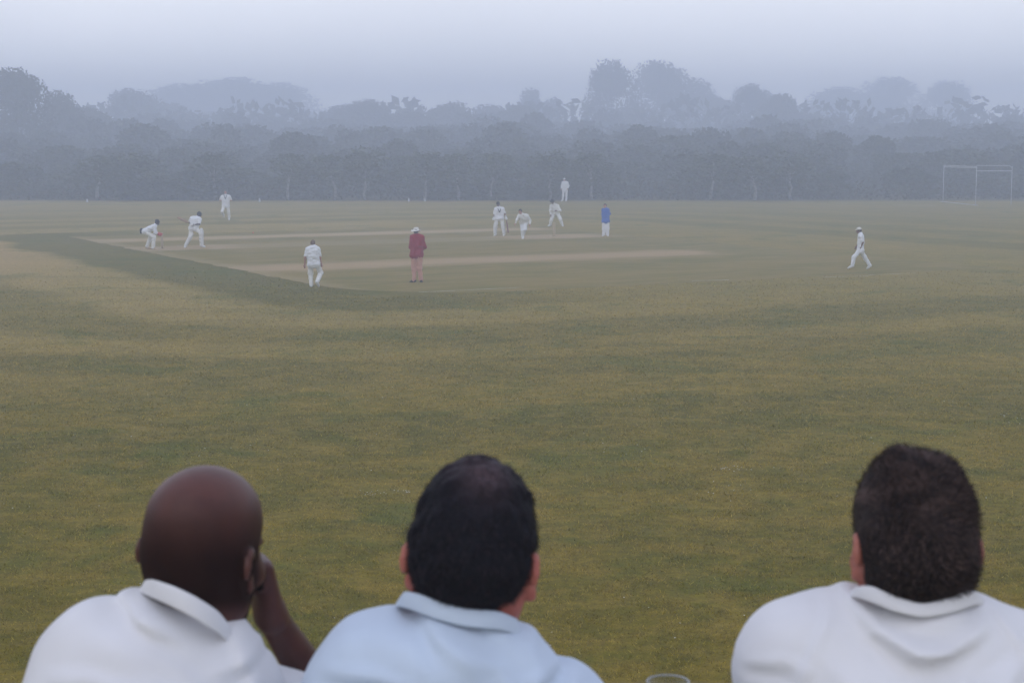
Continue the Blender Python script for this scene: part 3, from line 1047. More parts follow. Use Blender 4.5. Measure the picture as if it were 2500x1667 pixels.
def people():
    # wicket keeper, crouching, facing along the pitch
    o, g, J = player(1, (400, 1098), {
        'head': (488, 712, 0), 'neck': (460, 752, 0), 'shL': (447, 778, .17), 'shR': (443, 782, -.17), 'elL': (470, 855, .20), 'elR': (455, 862, -.20),
        'wrL': (507, 872, .07), 'wrR': (503, 876, -.07), 'hipL': (316, 838, .10), 'hipR': (312, 842, -.10), 'knL': (402, 905, .20), 'knR': (442, 925, -.18),
        'anL': (338, 1062, .20), 'anR': (428, 1078, -.18), 'toL': (395, 1084, .22), 'toR': (488, 1098, -.20)},
        'person crouching in a dark cap with coral red gloves behind the wicket at left', 'skin_d', 'white', 'cream', face=(1, -.1, -.22), sleeves='long',
        hat='cap', pads=(), gloves='coral', shoe='leather_tan', wmat='navy', backcloth=(-.17, -.02, .05), loose=1.15)
    # striker
    o, g, J = player(1, (1000, 1070), {
        'head': (1085, 600, 0), 'neck': (1052, 648, 0), 'shL': (1090, 672, -.12), 'shR': (978, 655, .03), 'elL': (1085, 738, -.22), 'elR': (950, 702, .18),
        'wrL': (1000, 746, -.16), 'wrR': (968, 742, -.08), 'hipL': (1035, 800, -.06), 'hipR': (970, 797, .03), 'knL': (1105, 868, -.14), 'knR': (958, 922, 0),
        'anL': (1112, 1040, -.10), 'anR': (888, 1046, .0), 'toL': (1160, 1060, -.16), 'toR': (876, 1072, -.14)},
        'person batting with knees bent and a bat swung back behind him', 'skin_d', 'white', 'cream', face=(1, -.35, -.25), sleeves='short',
        hat='helmet', pads='LR', gloves='leather_white', wmat='charcoal', loose=1.1)
    hands = g + (J['wrL'] + J['wrR']) / 2 + np.array([-.03, -.02, .02])
    ox, oy, k = CROPS[1]
    tip = atdepth(ox + 752 * k, oy + 632 * k, g[1] + .10)
    d = unit(tip - hands)
    bat(hands - d * .10, hands - d * .10 + d * .86, (0, .3, 1), 'pale wooden bat held up behind the batting person')
    # running fielder in a V-neck sweater
    player(1, (1460, 682), {
        'head': (1455, 285, -.03), 'neck': (1457, 328, 0), 'shL': (1512, 352, 0), 'shR': (1404, 352, 0), 'elL': (1538, 402, .10), 'elR': (1378, 402, .10),
        'wrL': (1530, 405, -.16), 'wrR': (1388, 405, -.16), 'hipL': (1485, 482, 0), 'hipR': (1430, 482, 0), 'knL': (1500, 578, -.06), 'knR': (1408, 562, -.30),
        'anL': (1507, 665, .05), 'anR': (1428, 612, .12), 'toL': (1505, 680, -.12), 'toR': (1432, 640, .10)},
        'person running towards the camera in a white V-neck sweater with dark trim', 'skin_l', 'white', 'cream', face=(0, -1, -.05), sleeves='short',
        hair='hair_grey', trim='navy', loose=1.1)
    # fielder walking in, seen from behind
    player(2, (370, 1052), {
        'head': (371, 430, .06), 'neck': (370, 482, 0), 'shL': (300, 520, 0), 'shR': (440, 515, 0), 'elL': (262, 625, -.03), 'elR': (472, 622, 0),
        'wrL': (256, 730, .05), 'wrR': (490, 718, .08), 'hipL': (343, 728, 0), 'hipR': (425, 726, 0), 'knL': (338, 862, .12), 'knR': (482, 848, .14),
        'anL': (347, 1028, .0), 'anR': (430, 980, -.20), 'toL': (343, 1044, .16), 'toR': (453, 1036, -.13)},
        'person in short-sleeved whites walking away from the camera, bareheaded', 'skin_l', 'white', 'cream', size=.93, face=(0, 1, -.15), sleeves='short',
        hair='hair_fair', collar='white', loose=1.05)
    # umpire in the maroon sweater
    player(2, (1840, 985), {
        'head': (1835, 262, .02), 'neck': (1838, 318, 0), 'shL': (1785, 352, 0), 'shR': (1912, 350, 0), 'elL': (1757, 482, .02), 'elR': (1958, 485, .02),
        'wrL': (1790, 560, .20), 'wrR': (1905, 552, .20), 'hipL': (1800, 595, 0), 'hipR': (1880, 592, 0), 'knL': (1805, 780, .02), 'knR': (1886, 780, 0),
        'anL': (1808, 955, 0), 'anR': (1905, 958, 0), 'toL': (1752, 980, .07), 'toR': (1912, 984, .15)},
        'person in a maroon sweater, salmon trousers and wide cream sun hat', 'skin_l', 'red', 'salmon', face=(.05, 1, -.05), sleeves='long',
        hair='hair_grey', hat='brim', shoe='leather_black', loose=1.08, w=1.12)
    # non-striker
    o, g, J = player(3, (345, 906), {
        'head': (325, 455, -.02), 'neck': (335, 505, 0), 'shL': (392, 522, 0), 'shR': (290, 527, 0), 'elL': (420, 592, .04), 'elR': (270, 602, .04),
        'wrL': (436, 640, -.06), 'wrR': (266, 648, -.08), 'hipL': (378, 655, 0), 'hipR': (305, 657, 0), 'knL': (396, 775, -.03), 'knR': (290, 775, -.03),
        'anL': (412, 882, 0), 'anR': (286, 886, 0), 'toL': (400, 905, -.14), 'toR': (268, 906, -.12)},
        'person in batting pads and white gloves holding a red-brown bat upright', 'skin_b', 'white', 'cream', face=(.25, -1, -.1), sleeves='short',
        hat='helmet', pads='LR', gloves='leather_white', wmat='charcoal', trim='charcoal', loose=1.1)
    hd_ = g + J['wrL'] + np.array([.02, -.02, -.05])
    ox, oy, k = CROPS[3]
    tip = onground(ox + 474 * k, oy + 915 * k, .02)
    tip[1] = g[1] - .1
    d = unit(tip - hd_)
    bat(hd_ - d * .10, hd_ - d * .10 + d * .86, (.5, -.9, 0), 'red-brown bat hanging down beside the padded person at the far wicket', 'redwood')
    # bowler, follow-through
    player(3, (680, 952), {
        'head': (640, 560, -.16), 'neck': (668, 605, -.10), 'shL': (738, 625, -.02), 'shR': (622, 625, -.10), 'elL': (780, 685, .02), 'elR': (592, 678, -.16),
        'wrL': (777, 735, -.06), 'wrR': (574, 725, -.20), 'hipL': (718, 712, .12), 'hipR': (658, 716, .12), 'knL': (705, 812, -.08), 'knR': (672, 825, .02),
        'anL': (700, 850, .36), 'anR': (676, 930, .08), 'toL': (700, 885, .42), 'toR': (672, 950, -.10)},
        'person leaning forward on one leg just after bowling the ball', 'skin_l', 'cream', 'white', face=(-.3, -1, -.30), sleeves='long', hair='hair_dark', loose=1.12)
    # fielder leaning forward beyond the far wicket
    player(3, (1150, 772), {
        'head': (1096, 420, -.14), 'neck': (1115, 460, -.06), 'shL': (1172, 482, 0), 'shR': (1078, 484, -.05), 'elL': (1208, 548, -.05), 'elR': (1064, 545, -.10),
        'wrL': (1160, 550, -.18), 'wrR': (1072, 602, -.16), 'hipL': (1172, 590, .08), 'hipR': (1112, 590, .08), 'knL': (1210, 680, -.08), 'knR': (1080, 680, -.08),
        'anL': (1236, 752, 0), 'anR': (1066, 748, 0), 'toL': (1246, 772, -.14), 'toR': (1036, 766, -.08)},
        'person bending forward with legs apart behind the far wicket', 'skin_b', 'cream', 'cream', face=(-.15, -1, -.30), sleeves='long', hat='brim', wmat='charcoal', loose=1.15)
    # distant fielder
    player(3, (1265, 418), {
        'head': (1264, 110, -.02), 'neck': (1268, 138, 0), 'shL': (1306, 152, 0), 'shR': (1240, 152, 0), 'elL': (1328, 196, .06), 'elR': (1226, 198, .02),
        'wrL': (1312, 234, -.08), 'wrR': (1220, 236, -.06), 'hipL': (1294, 258, 0), 'hipR': (1252, 258, 0), 'knL': (1294, 335, 0), 'knR': (1248, 335, 0),
        'anL': (1290, 405, 0), 'anR': (1238, 400, 0), 'toL': (1288, 417, -.16), 'toR': (1218, 414, -.10)},
        'distant person in whites standing half lost in fog before the trees', 'skin_l', 'white', 'white', face=(-.2, -1, -.05), sleeves='long', hat='cap', wmat='white', loose=1.1)
    # boy in the blue shirt
    player(3, (1850, 912), {
        'head': (1842, 482, 0), 'neck': (1845, 520, 0), 'shL': (1884, 540, 0), 'shR': (1815, 540, 0), 'elL': (1908, 592, .08), 'elR': (1806, 610, .08),
        'wrL': (1880, 640, .16), 'wrR': (1815, 655, .12), 'hipL': (1876, 700, 0), 'hipR': (1826, 700, 0), 'knL': (1877, 805, 0), 'knR': (1826, 802, 0),
        'anL': (1878, 892, 0), 'anR': (1826, 888, 0), 'toL': (1884, 910, -.14), 'toR': (1804, 904, -.12)},
        'person in a bright blue shirt and loose white trousers with arms behind', 'skin_l', 'blue', 'white', size=.95, face=(-.25, -1, -.05), sleeves='long', hair='hair_dark', loose=1.25)
    # walking fielder at right
    player(4, (640, 1184), {
        'head': (627, 782, 0), 'neck': (645, 820, 0), 'shL': (650, 842, .16), 'shR': (652, 846, -.16), 'elL': (630, 905, .22), 'elR': (668, 908, -.20),
        'wrL': (606, 945, .20), 'wrR': (648, 958, -.17), 'hipL': (646, 990, .08), 'hipR': (642, 992, -.08), 'knL': (692, 1066, .10), 'knR': (577, 1058, -.10),
        'anL': (745, 1148, .10), 'anR': (560, 1148, -.10), 'toL': (715, 1178, .10), 'toR': (517, 1172, -.12)},
        'person in whites and a pale cap striding left at the right of the field', 'skin_b', 'white', 'white', size=.95, face=(-1, 0, -.05), sleeves='short',
        hair='hair_dark', hat='cap', wmat='hat', loose=1.02)


people()


# ------------------------------------------------------------------ cricket things
def wicket(p, label):
    root = empty('wicket', p); tag(root, label, 'wicket')
    for i in (-1, 0, 1):
        c = PV * i * .10
        V, fs = tube([[c[0], c[1], -.05], [c[0], c[1], .2], [c[0], c[1], .66], [c[0], c[1], .711]], [.017, .018, .018, .012], 10)
        obj('stump', mkmesh('stump', V, fs, M['stump']), root)
    for a, b in ((-1, 0), (0, 1)):
        q = [PV * (a + (b - a) * t) * .10 for t in (.05, .3, .7, .95)]
        V, fs = tube([[x[0], x[1], .716] for x in q], [.005, .008, .008, .005], 8)
        obj('bail', mkmesh('bail', V, fs, M['stump']), root)


wicket(WK[0], 'three pale wooden stumps under the coral gloves of the crouching person')
wicket(WK[1], 'three pale wooden stumps in front of the person bending forward')


def ball():
    c = atdepth(618, 568.0, 76.6)
    prof = [(.036 * math.sin(t), -.036 * math.cos(t)) for t in np.linspace(0.02, math.pi - .02, 13)]
    V, fs = lathe(prof, 20)
    o = empty('cricket_ball', c); tag(o, 'small orange-red ball in flight above the pitch', 'cricket ball')
    obj('leather', mkmesh('leather', V, fs, M['ball']), o)
    V, fs = join([tube([[.0362 * math.cos(t), .0362 * math.sin(t), z] for t in np.linspace(0, 2 * math.pi, 24)], .0011, 5) for z in (-.003, .003)])
    obj('seam', mkmesh('seam', V, fs, M['leather_white']), o)


ball()

MK = [(213, 494), (634, 493), (998, 492), (1037, 492)]
for i, (px, py) in enumerate(MK):
    g = onground(px, py)
    o = empty('boundary_marker', g)
    tag(o, ['small white boundary marker before the trees, leftmost of the four', 'small white boundary marker right of the running person in the sweater',
            'small white boundary marker, left one of the close pair at centre', 'small white boundary marker, right one of the close pair at centre'][i], 'marker', 'boundary markers along the tree line')
    V, fs = lathe([(.10, 0), (.105, .02), (.085, .04), (.07, .16), (.05, .26), (.02, .28), (.0, .282)], 14)
    obj('cone', mkmesh('cone', V, fs, M['marker']), o)


def cage():
    B = onground(2381.4, 502.8); A = onground(2302, 494.6); Rr = onground(2468, 500)
    root = empty('practice_cage', B)
    tag(root, 'tall frame of thin white tubes standing empty before the trees at right', 'cage frame')
    H = 2.95
    a, r = A - B, Rr - B
    far = a + r
    z = np.array([0, 0, 1.0])
    P = lambda n, pts, rad=.026: obj(n, mkmesh(n, *tube(pts, rad, 10), M['steel']), root)
    for q in (np.zeros(3), a, r): P('post', [q, q + z * H])
    P('top_rail', [z * H, a + z * H]); P('top_rail', [z * (H + .09), r * .92 + z * (H + .05), r + z * (H - .12)])
    P('cross_rail', [z * (H - .32), r * .98 + z * (H - .36)], .034)
    P('cross_rail', [a + z * (H - .12), z * (H - .08)], .028)
    P('ground_rail', [-a * .06 + z * .06, a * 1.08 + z * .06])


cage()

# ------------------------------------------------------------------ trees
def limb(pts, r0, r1, seg=6):
    n = len(pts)
    return tube(pts, np.linspace(r0, r1, n), seg)


def make_tree(seed, h, w, trunk_h, bark, leaf, n, q, top=1.0, spires=0):
    """returns trunk mesh and crown mesh of a tree h tall and w wide"""
    rg = np.random.default_rng(seed)
    parts = []
    lean = rg.normal(0, .25, 2)
    axis = [np.array([lean[0] * t * t, lean[1] * t * t, h * .8 * t]) + np.array([*rg.normal(0, .06, 2), 0]) * (t > 0) for t in np.linspace(0, 1, 7)]
    r0 = .011 * h + .045
    parts.append(limb(axis, r0, .02, 8))
    lobes = []
    nl = int(9 + w * 1.2)
    for i in range(nl):
        t = rg.uniform(.30, 1.0) ** .8
        z = trunk_h + (h - trunk_h) * t
        prof = math.sin(min(1, (t * .86 + .16)) * math.pi) ** .6
        a = rg.uniform(0, 6.283); rr = w * .5 * prof * math.sqrt(rg.uniform(.08, 1)) * .8
        c = np.array([lean[0] * t * t + rr * math.cos(a), lean[1] * t * t + rr * math.sin(a), z - .4])
        lobes.append((c, rg.uniform(.12, .24) * w + .35))
        b = axis[int(np.clip((z / h) * 5 - 1, 3 if bark == 'birch' else 1, 5))]
        parts.append(limb([b, b * .45 + c * .55 + np.array([0, 0, .25]), c], r0 * (.14 if bark == 'birch' else .26), .012, 5))
    for i in range(int(nl * .5)):                    # low skirts of leaf
        a = rg.uniform(0, 6.283); rr = w * .42 * math.sqrt(rg.uniform(.1, 1))
        lobes.append((np.array([rr * math.cos(a), rr * math.sin(a), trunk_h + rg.uniform(.2, 1.0) * h * .25]), rg.uniform(.10, .18) * w + .3))
    for i in range(spires):
        a = rg.uniform(0, 6.283); rr = w * .33 * rg.random()
        b = np.array([rr * math.cos(a), rr * math.sin(a), h * .82]); tpt = b + np.array([rg.normal(0, .12), rg.normal(0, .12), h * rg.uniform(.14, .30)])
        parts.append(limb([b - np.array([0, 0, h * .3]), b, tpt], .05, .012, 5))
        for k in range(3): lobes.append((b * (1 - k / 3) + tpt * (k / 3), .22 + .1 * rg.random()))
    tot = sum(r ** 2 for _, r in lobes)
    C, tone = [], []
    for c, r in lobes:
        m = max(6, int(n * r * r / tot))
        d = rg.normal(size=(m, 3)); d /= np.linalg.norm(d, axis=1)[:, None]
        rad = r * rg.uniform(.25, 1.18, m) ** .55
        C.append(c + d * rad[:, None] * np.array([1, 1, .78])); tone.append(np.full(m, rg.random()) * .6 + rg.random(m) * .4)
    C = np.concatenate(C); tone = np.concatenate(tone)
    m = len(C)
    s = q * rg.uniform(.55, 1.25, m)
    a = rg.normal(size=(m, 3)); a /= np.linalg.norm(a, axis=1)[:, None]
    b = np.cross(a, rg.normal(size=(m, 3))); b /= np.linalg.norm(b, axis=1)[:, None]
    V = np.concatenate([C + a * s[:, None], C + b * s[:, None] * .55, C - a * s[:, None], C - b * s[:, None] * .55])
    V[:, 2] = np.maximum(V[:, 2], .05)
    Q = np.stack([np.arange(m) + m * k for k in range(4)], 1)
    crown = mkmesh('crown', V, Q, M[leaf], False, {'tone': np.tile(tone, 4)})
    Vt, ft = join(parts)
    return mkmesh('trunk', Vt, ft, M[bark]), crown


PROTO = {
    'broad': [make_tree(s, 10, 8.5, 1.6, 'bark', 'leaf1', 9000, .21) for s in (1, 2, 3)],
    'mid': [make_tree(s, 8, 5.4, 1.3, 'bark', 'leaf2', 6500, .20) for s in (11, 12, 13)],
    'birch': [make_tree(s, 6.4, 3.9, 2.0, 'birch', 'leaf2', 1500, .20) for s in (21, 22, 23, 24)],
    'spiry': [make_tree(s, 8, 4.2, 1.2, 'bark', 'leaf1', 5200, .19, spires=6) for s in (31, 32)],
    'thicket': [make_tree(s, 5.4, 4.6, .25, 'bark', 'leaf1', 6500, .22) for s in (41, 42, 43)],
}
PH = {'broad': (10, 8.5), 'mid': (8, 5.4), 'birch': (6.4, 3.9), 'spiry': (8, 4.2), 'thicket': (5.4, 4.6)}
cnt = [0]


def tree(kind, x, y, h, w, label, group, name=None):
    i = cnt[0]; cnt[0] += 1
    tm, cm = PROTO[kind][i % len(PROTO[kind])]
    H, Wd = PH[kind]
    o = empty(name or {'broad': 'broadleaf_tree', 'mid': 'broadleaf_tree', 'birch': 'birch_tree', 'spiry': 'scrubby_tree', 'thicket': 'thicket_tree'}[kind], (x, y, 0), (i * 2.4) % 6.283)
    o.scale = (w / Wd, w / Wd, h / H)
    obj('trunk', tm, o); obj('crown', cm, o)
    tag(o, label, 'tree', group)


KD = 1.063
SKY = [  # display x, display y of the top, distance, width in display pixels, kind, label
    (28, 172, 150, 190, 'broad', 'tall dark tree at the left edge of the photo'),
    (128, 226, 153, 140, 'broad', 'dark tree just right of the tall left edge tree'),
    (215, 252, 150, 150, 'mid', None), (302, 214, 160, 150, 'broad', 'pointed tree standing above its neighbours left of the running person'),
    (385, 244, 163, 150, 'mid', None),
    (425, 212, 262, 260, 'broad', 'very faint tall tree behind, leftmost of the faint left group'),
    (545, 190, 262, 300, 'broad', 'very faint tall tree behind, middle of the faint left group'),
    (655, 206, 262, 230, 'broad', 'very faint tall tree behind, right end of the faint left group'),
    (480, 262, 170, 150, 'mid', None), (590, 268, 172, 150, 'mid', None), (680, 262, 172, 140, 'mid', None),
    (765, 248, 158, 120, 'mid', 'tree with a knobbly top left of the maroon sweater person'), (842, 238, 156, 150, 'broad', 'wider tree top just left of the maroon sweater person'),
    (945, 264, 155, 130, 'mid', None), (1030, 242, 156, 150, 'mid', 'tree right of the sun hat with small sprigs on top'), (1118, 248, 160, 120, 'spiry', 'scrubby tree with upright shoots left of the bowler'),
    (1195, 250, 156, 120, 'mid', None), (1222, 214, 166, 80, 'spiry', 'taller of the thin upright trees right of the bowler'), (1270, 232, 164, 70, 'spiry', 'lower thin tree beside the taller thin one at centre'),
    (1300, 298, 158, 90, 'mid', None),
    (1415, 164, 160, 160, 'broad', 'tall crown forming the left half of the biggest tree mass'), (1512, 154, 164, 170, 'broad', 'tall crown forming the top of the biggest tree mass'),
    (1600, 198, 166, 130, 'broad', 'shoulder tree right of the biggest tree mass'), (1662, 232, 164, 110, 'mid', None),
    (1728, 204, 160, 120, 'broad', 'tree with a notched top right of the blue shirt'), (1795, 224, 157, 100, 'mid', 'tree with a tufted right corner left of the faint dome'),
    (1858, 248, 172, 120, 'mid', None),
    (1935, 210, 258, 200, 'broad', 'very faint tree, left part of the faint dome at right'), (2055, 194, 262, 230, 'broad', 'very faint tree, top of the faint dome at right'),
    (2165, 205, 258, 170, 'broad', 'very faint tree, right part of the faint dome at right'),
    (1940, 285, 168, 160, 'mid', None), (2050, 275, 170, 170, 'mid', None), (2150, 282, 166, 150, 'mid', None),
    (2225, 284, 170, 120, 'mid', None), (2295, 290, 152, 120, 'mid', 'bushy tree behind the practice cage frame'), (2370, 286, 150, 140, 'mid', 'bushy tree at the right edge of the photo'),
]
for dx, dy, d, wpx, kind, lab in SKY:
    d = 137 + (d - 137) * ((6.5 if dx < 200 else 10.5) if d < 200 else 3.7)
    t = atdepth(dx * KD, dy * KD, d)
    w = wpx * KD * d / F
    tree(kind, t[0], d, t[2], w, lab or 'fog-greyed middling tree between taller neighbours of the tree line', 'trees of the middle row in the fog')

rt = random.Random(5)
BIRCH = [(222, 395), (316, 385), (494, 392), (660, 400), (768, 388), (838, 400), (975, 395), (1053, 380), (1128, 392), (1262, 392), (1360, 400), (1634, 392), (1735, 400), (1818, 398)]
BL = ['at far left', 'second from the left', 'straight above the running person', 'right of the running person', 'above the person walking away', 'in the gap left of the sun hat',
      'right of the sun hat', 'the palest stem left of the padded person', 'above the padded person', 'left of the distant standing person', 'just left of the blue shirt',
      'thick pale stem right of the blue shirt', 'right of the thick pale stem', 'rightmost of the pale stems']
for (dx, ty), bl in zip(BIRCH, BL):
    d = 138.6 + rt.uniform(0, 1.0)
    t = atdepth(dx * KD, 366 * KD + rt.uniform(-25, 20), d)
    tree('birch', t[0], d, max(3.8, t[2]), rt.uniform(4.2, 6.0), 'slender pale trunked tree in the front row, ' + bl, 'pale trunked trees of the front row')
ROWS = [(140, 404, 22), (149, 376, 24), (160, 354, 24), (175, 335, 24), (196, 318, 22), (224, 303, 20), (262, 290, 18), (315, 279, 16)]
KIND = [('dense dark low tree at the very front of the thicket', 'low trees of the front thicket'), ('grey low tree just behind the front thicket', 'trees just behind the front thicket'),
        ('hazy tree in the middle depth of the wood', 'hazy trees in the middle depth of the wood'), ('pale hazy tree deep in the wood', 'pale hazy trees deep in the wood')]
ROWS = [(d0, ty, jit, *KIND[i // 2]) for i, (d0, ty, jit) in enumerate(ROWS)]
for d0, ty, jit, lab, grp in ROWS:
    x = -90 + rt.uniform(0, 60)
    while x < 2450:
        d = d0 + rt.uniform(0, d0 * .09)
        t = atdepth(x * KD, (ty + rt.uniform(-jit, jit)) * KD, d)
        w = rt.uniform(105, 180) * KD * d / F
        tree('thicket', t[0], d, t[2], w, lab, grp)
        x += rt.uniform(78, 112)


def leafmass(name, n, fx, q, mat, label, cat, seed):
    rg = np.random.default_rng(seed)
    C = fx(rg, n)
    s = q * rg.uniform(.5, 1.3, len(C)); m = len(C)
    a = rg.normal(size=(m, 3)); a /= np.linalg.norm(a, axis=1)[:, None]
    b = np.cross(a, rg.normal(size=(m, 3))); b /= np.linalg.norm(b, axis=1)[:, None]
    V = np.concatenate([C + a * s[:, None], C + b * s[:, None] * .6, C - a * s[:, None], C - b * s[:, None] * .6])
    V[:, 2] = np.maximum(V[:, 2], .02)
    Q = np.stack([np.arange(m) + m * k for k in range(4)], 1)
    o = obj(name, mkmesh(name, V, Q, M[mat], False, {'tone': np.tile(rg.random(m), 4)}))
    tag(o, label, cat, kind='stuff')


def under(rg, n):
    x = rg.uniform(-62, 62, n); k = rg.random(n)
    hz = .55 + .45 * np.sin(x * .9 + 1.5 * np.sin(x * .37)) * .6
    y = 139.4 + .8 * np.sin(x * .35) + k * 3.2
    return np.stack([x, y, rg.random(n) ** 1.3 * (1.0 + hz * 1.2)], 1)


def wood(rg, n):
    x = rg.uniform(-215, 215, n)
    top = 12.5 + 1.2 * np.sin(x * .21) + .8 * np.sin(x * .53 + 1)
    return np.stack([x, rg.uniform(345, 370, n), rg.random(n) * top], 1)


leafmass('undergrowth', 7000, under, .17, 'bracken', 'low brownish undergrowth along the foot of the tree line', 'undergrowth', 1)
leafmass('far_wood', 12000, wood, 1.2, 'leaf1', 'dim mass of wood filling the background behind the trees', 'woodland', 2)

# ------------------------------------------------------------------ the three spectators
def Dp(x, y, d): return atdepth(x * KD, y * KD, d)


def normals(V, Q):
    n = np.cross(V[Q[:, 2]] - V[Q[:, 0]], V[Q[:, 3]] - V[Q[:, 1]])
    N = np.zeros_like(V)
    for k in range(4): np.add.at(N, Q[:, k], n)
    return N / (np.linalg.norm(N, axis=1)[:, None] + 1e-12)


def seg2(X, Z, a, b):
    bx, bz = b[0] - a[0], b[1] - a[1]
    t = np.clip(((X - a[0]) * bx + (Z - a[1]) * bz) / (bx * bx + bz * bz + 1e-12), 0, 1)
    return np.sqrt((X - a[0] - t * bx) ** 2 + (Z - a[1] - t * bz) ** 2), t


def folds(lines, org, depth, ymax, base=None, FK=1.4):
    """cloth folds as ridges (+) and furrows (-) pressed into the back of a garment; each line is a polyline in the x,z plane"""
    L = []
    for pts, wd, amp in lines:
        P = [(Dp(x, y, depth) - org)[[0, 2]] for x, y in pts]
        L.append((P, wd, amp))

    def fn(X, Y, Z):
        s = np.zeros((X.shape[0], 1, Z.shape[2]), np.float32)
        for P, wd, amp in L:
            best = None
            n = len(P) - 1
            for i in range(n):
                d, t = seg2(X, Z, P[i], P[i + 1])
                tt = (i + t) / n
                v = np.exp(-(d / wd) ** 2) * np.clip(np.sin(np.pi * np.clip(tt * .92 + .04, 0, 1)), 0, 1) ** .5
                best = v if best is None else np.maximum(best, v)
            s = s - amp * FK * best
        f = np.clip((ymax - Y) / .05, 0, 1)
        out = s * f
        if base is not None: out = out + base(X, Y, Z)
        return out.astype(np.float32)
    return fn


def both(a, b): return lambda X, Y, Z: a(X, Y, Z) + b(X, Y, Z)


def strands(V, N, sel, n, L, wd, flow, seed, spread=.5, up=.35):
    """short hairs standing on a scalp: thin triangles"""
    rg = np.random.default_rng(seed)
    idx = np.flatnonzero(sel)
    i = rg.choice(idx, n)
    p = V[i] + rg.normal(0, .0016, (n, 3))
    d = N[i] * up + flow(p) + rg.normal(0, spread, (n, 3)) * .5
    d /= np.linalg.norm(d, axis=1)[:, None]
    s = np.cross(d, N[i] + rg.normal(0, .3, (n, 3))); s /= np.linalg.norm(s, axis=1)[:, None] + 1e-9
    l = L * rg.uniform(.5, 1.2, n)[:, None]
    A = p - s * wd - N[i] * .001; B = p + s * wd - N[i] * .001
    m1 = p + d * l * .55; T = m1 + (d * .8 - N[i] * .35) * l * .45
    Vn = np.concatenate([A, B, m1 + s * wd * .7, m1 - s * wd * .7, T])
    a = np.arange(n)
    return Vn, [np.stack([a, a + n, a + 2 * n, a + 3 * n], 1), np.stack([a + 3 * n, a + 2 * n, a + 4 * n], 1)]


def head_sdf(B, c, Mh, r, ear_r=.9, ez=0.0, dome=False):
    T = lambda x, y, z: c + Mh.T @ np.array([x, y, z])
    B.ell(c, r, Mh, .02)
    if dome: B.ell(T(0, -.008, .030), (r[0] * .955, r[1] * .94, r[2] * .66), Mh, .03)
    B.ell(T(0, -.030, -.040), (r[0] * .90, .070, .070), Mh, .04)       # occiput
    B.ell(T(0, .030, -.075), (.062, .066, .072), Mh, .04)              # face block
    B.ell(T(0, .062, -.125), (.030, .026, .022), Mh, .035)             # chin
    for s in (-1, 1):
        B.cap(T(.055 * s, -.005, -.095), T(.022 * s, .065, -.125), .020, .018, .03)     # jaw line
        B.ell(T(.050 * s, .062, -.058), (.020, .018, .016), Mh, .03)                     # cheekbone
        B.ell(T(.033 * s, .098, -.030), (.016, .014, .011), Mh, .012, True)              # eye socket
        B.ell(T(.033 * s, .086, -.030), (.012, .011, .010), Mh, .003)                    # eyeball
        B.cap(T(.015 * s, .096, -.012), T(.050 * s, .086, -.012), .008, .006, .012)      # brow
        # ear: a rim round a hollow shell, and a lobe
        e = T(.0835 * s * r[0] / .083, -.012, -.060 + ez)
        M2 = Mh
        ring = []
        for t in np.linspace(-.5, 4.5, 9):
            ring.append(e + Mh.T @ np.array([s * (.010 + .006 * math.cos(t)), -.004 - .017 * math.cos(t), .006 + .027 * math.sin(t)]) * ear_r)
        B.chain(ring, [.0058] * 9, .006)
        B.ell(e + Mh.T @ np.array([s * .004, 0, .002]), (.006, .016, .026), Mh, .008)
        B.ell(e + Mh.T @ np.array([s * .008, .006, -.027]), (.0075, .009, .010), Mh, .008)
    B.cap(T(0, .096, -.028), T(0, .122, -.066), .009, .014, .014)       # nose
    for s in (-1, 1): B.ell(T(.012 * s, .110, -.070), (.009, .010, .008), Mh, .008)
    B.cap(T(-.022, .094, -.097), T(.022, .094, -.097), .008, None, .01)
    B.cap(T(-.021, .100, -.093), T(.021, .100, -.093), .003, None, .004, True)


def fist(B, wr, d, back, thumb, r=1.0):
    """closed hand: d = along the hand, back = out of the back of the hand, thumb = towards the thumb side"""
    d, back, thumb = unit(d), unit(back), unit(thumb)
    for t in (-.027, -.009, .010, .028):
        B.cap(wr + thumb * t * .6, wr + d * .082 + thumb * t, .0165 * r, .0150 * r, .02)
    for i, t in enumerate((-.031, -.010, .011, .031)):
        L = (.036, .044, .046, .042)[i]
        k0 = wr + d * .086 + thumb * t + back * .004
        k1 = k0 - back * L * .85 + d * .012
        k2 = k1 - d * L * .72 - back * .006
        k3 = k2 - d * .012 + back * .020
        B.chain([k0, k1, k2, k3], [.0112 * r, .0100 * r, .0092 * r, .0080 * r], .005)
    a = wr + d * .022 + thumb * .028 - back * .010
    b = a + d * .036 + thumb * .012 - back * .022
    B.chain([a, b, b + d * .006 - thumb * .030 - back * .010], [.0135 * r, .0115 * r, .0090 * r], .008)


def openhand(B, wr, d, back, thumb, curl=.35, r=1.0):
    d, back, thumb = unit(d), unit(back), unit(thumb)
    for t in (-.027, -.009, .010, .028):
        B.cap(wr + thumb * t * .6, wr + d * .085 + thumb * t, .0150 * r, .0130 * r, .02)
    for i, t in enumerate((-.031, -.010, .011, .031)):
        L = (.058, .072, .078, .070)[i]
        k0 = wr + d * .088 + thumb * t
        d1 = unit(d - back * curl); d2 = unit(d - back * curl * 2.4)
        B.chain([k0, k0 + d1 * L * .5, k0 + d1 * L * .5 + d2 * L * .5], [.0102 * r, .0094 * r, .0078 * r], .005)
    a = wr + d * .020 + thumb * .026
    B.chain([a, a + d * .034 + thumb * .026, a + d * .062 + thumb * .028 - back * .012], [.0130 * r, .0110 * r, .0088 * r], .008)


TBL = TERR + .74


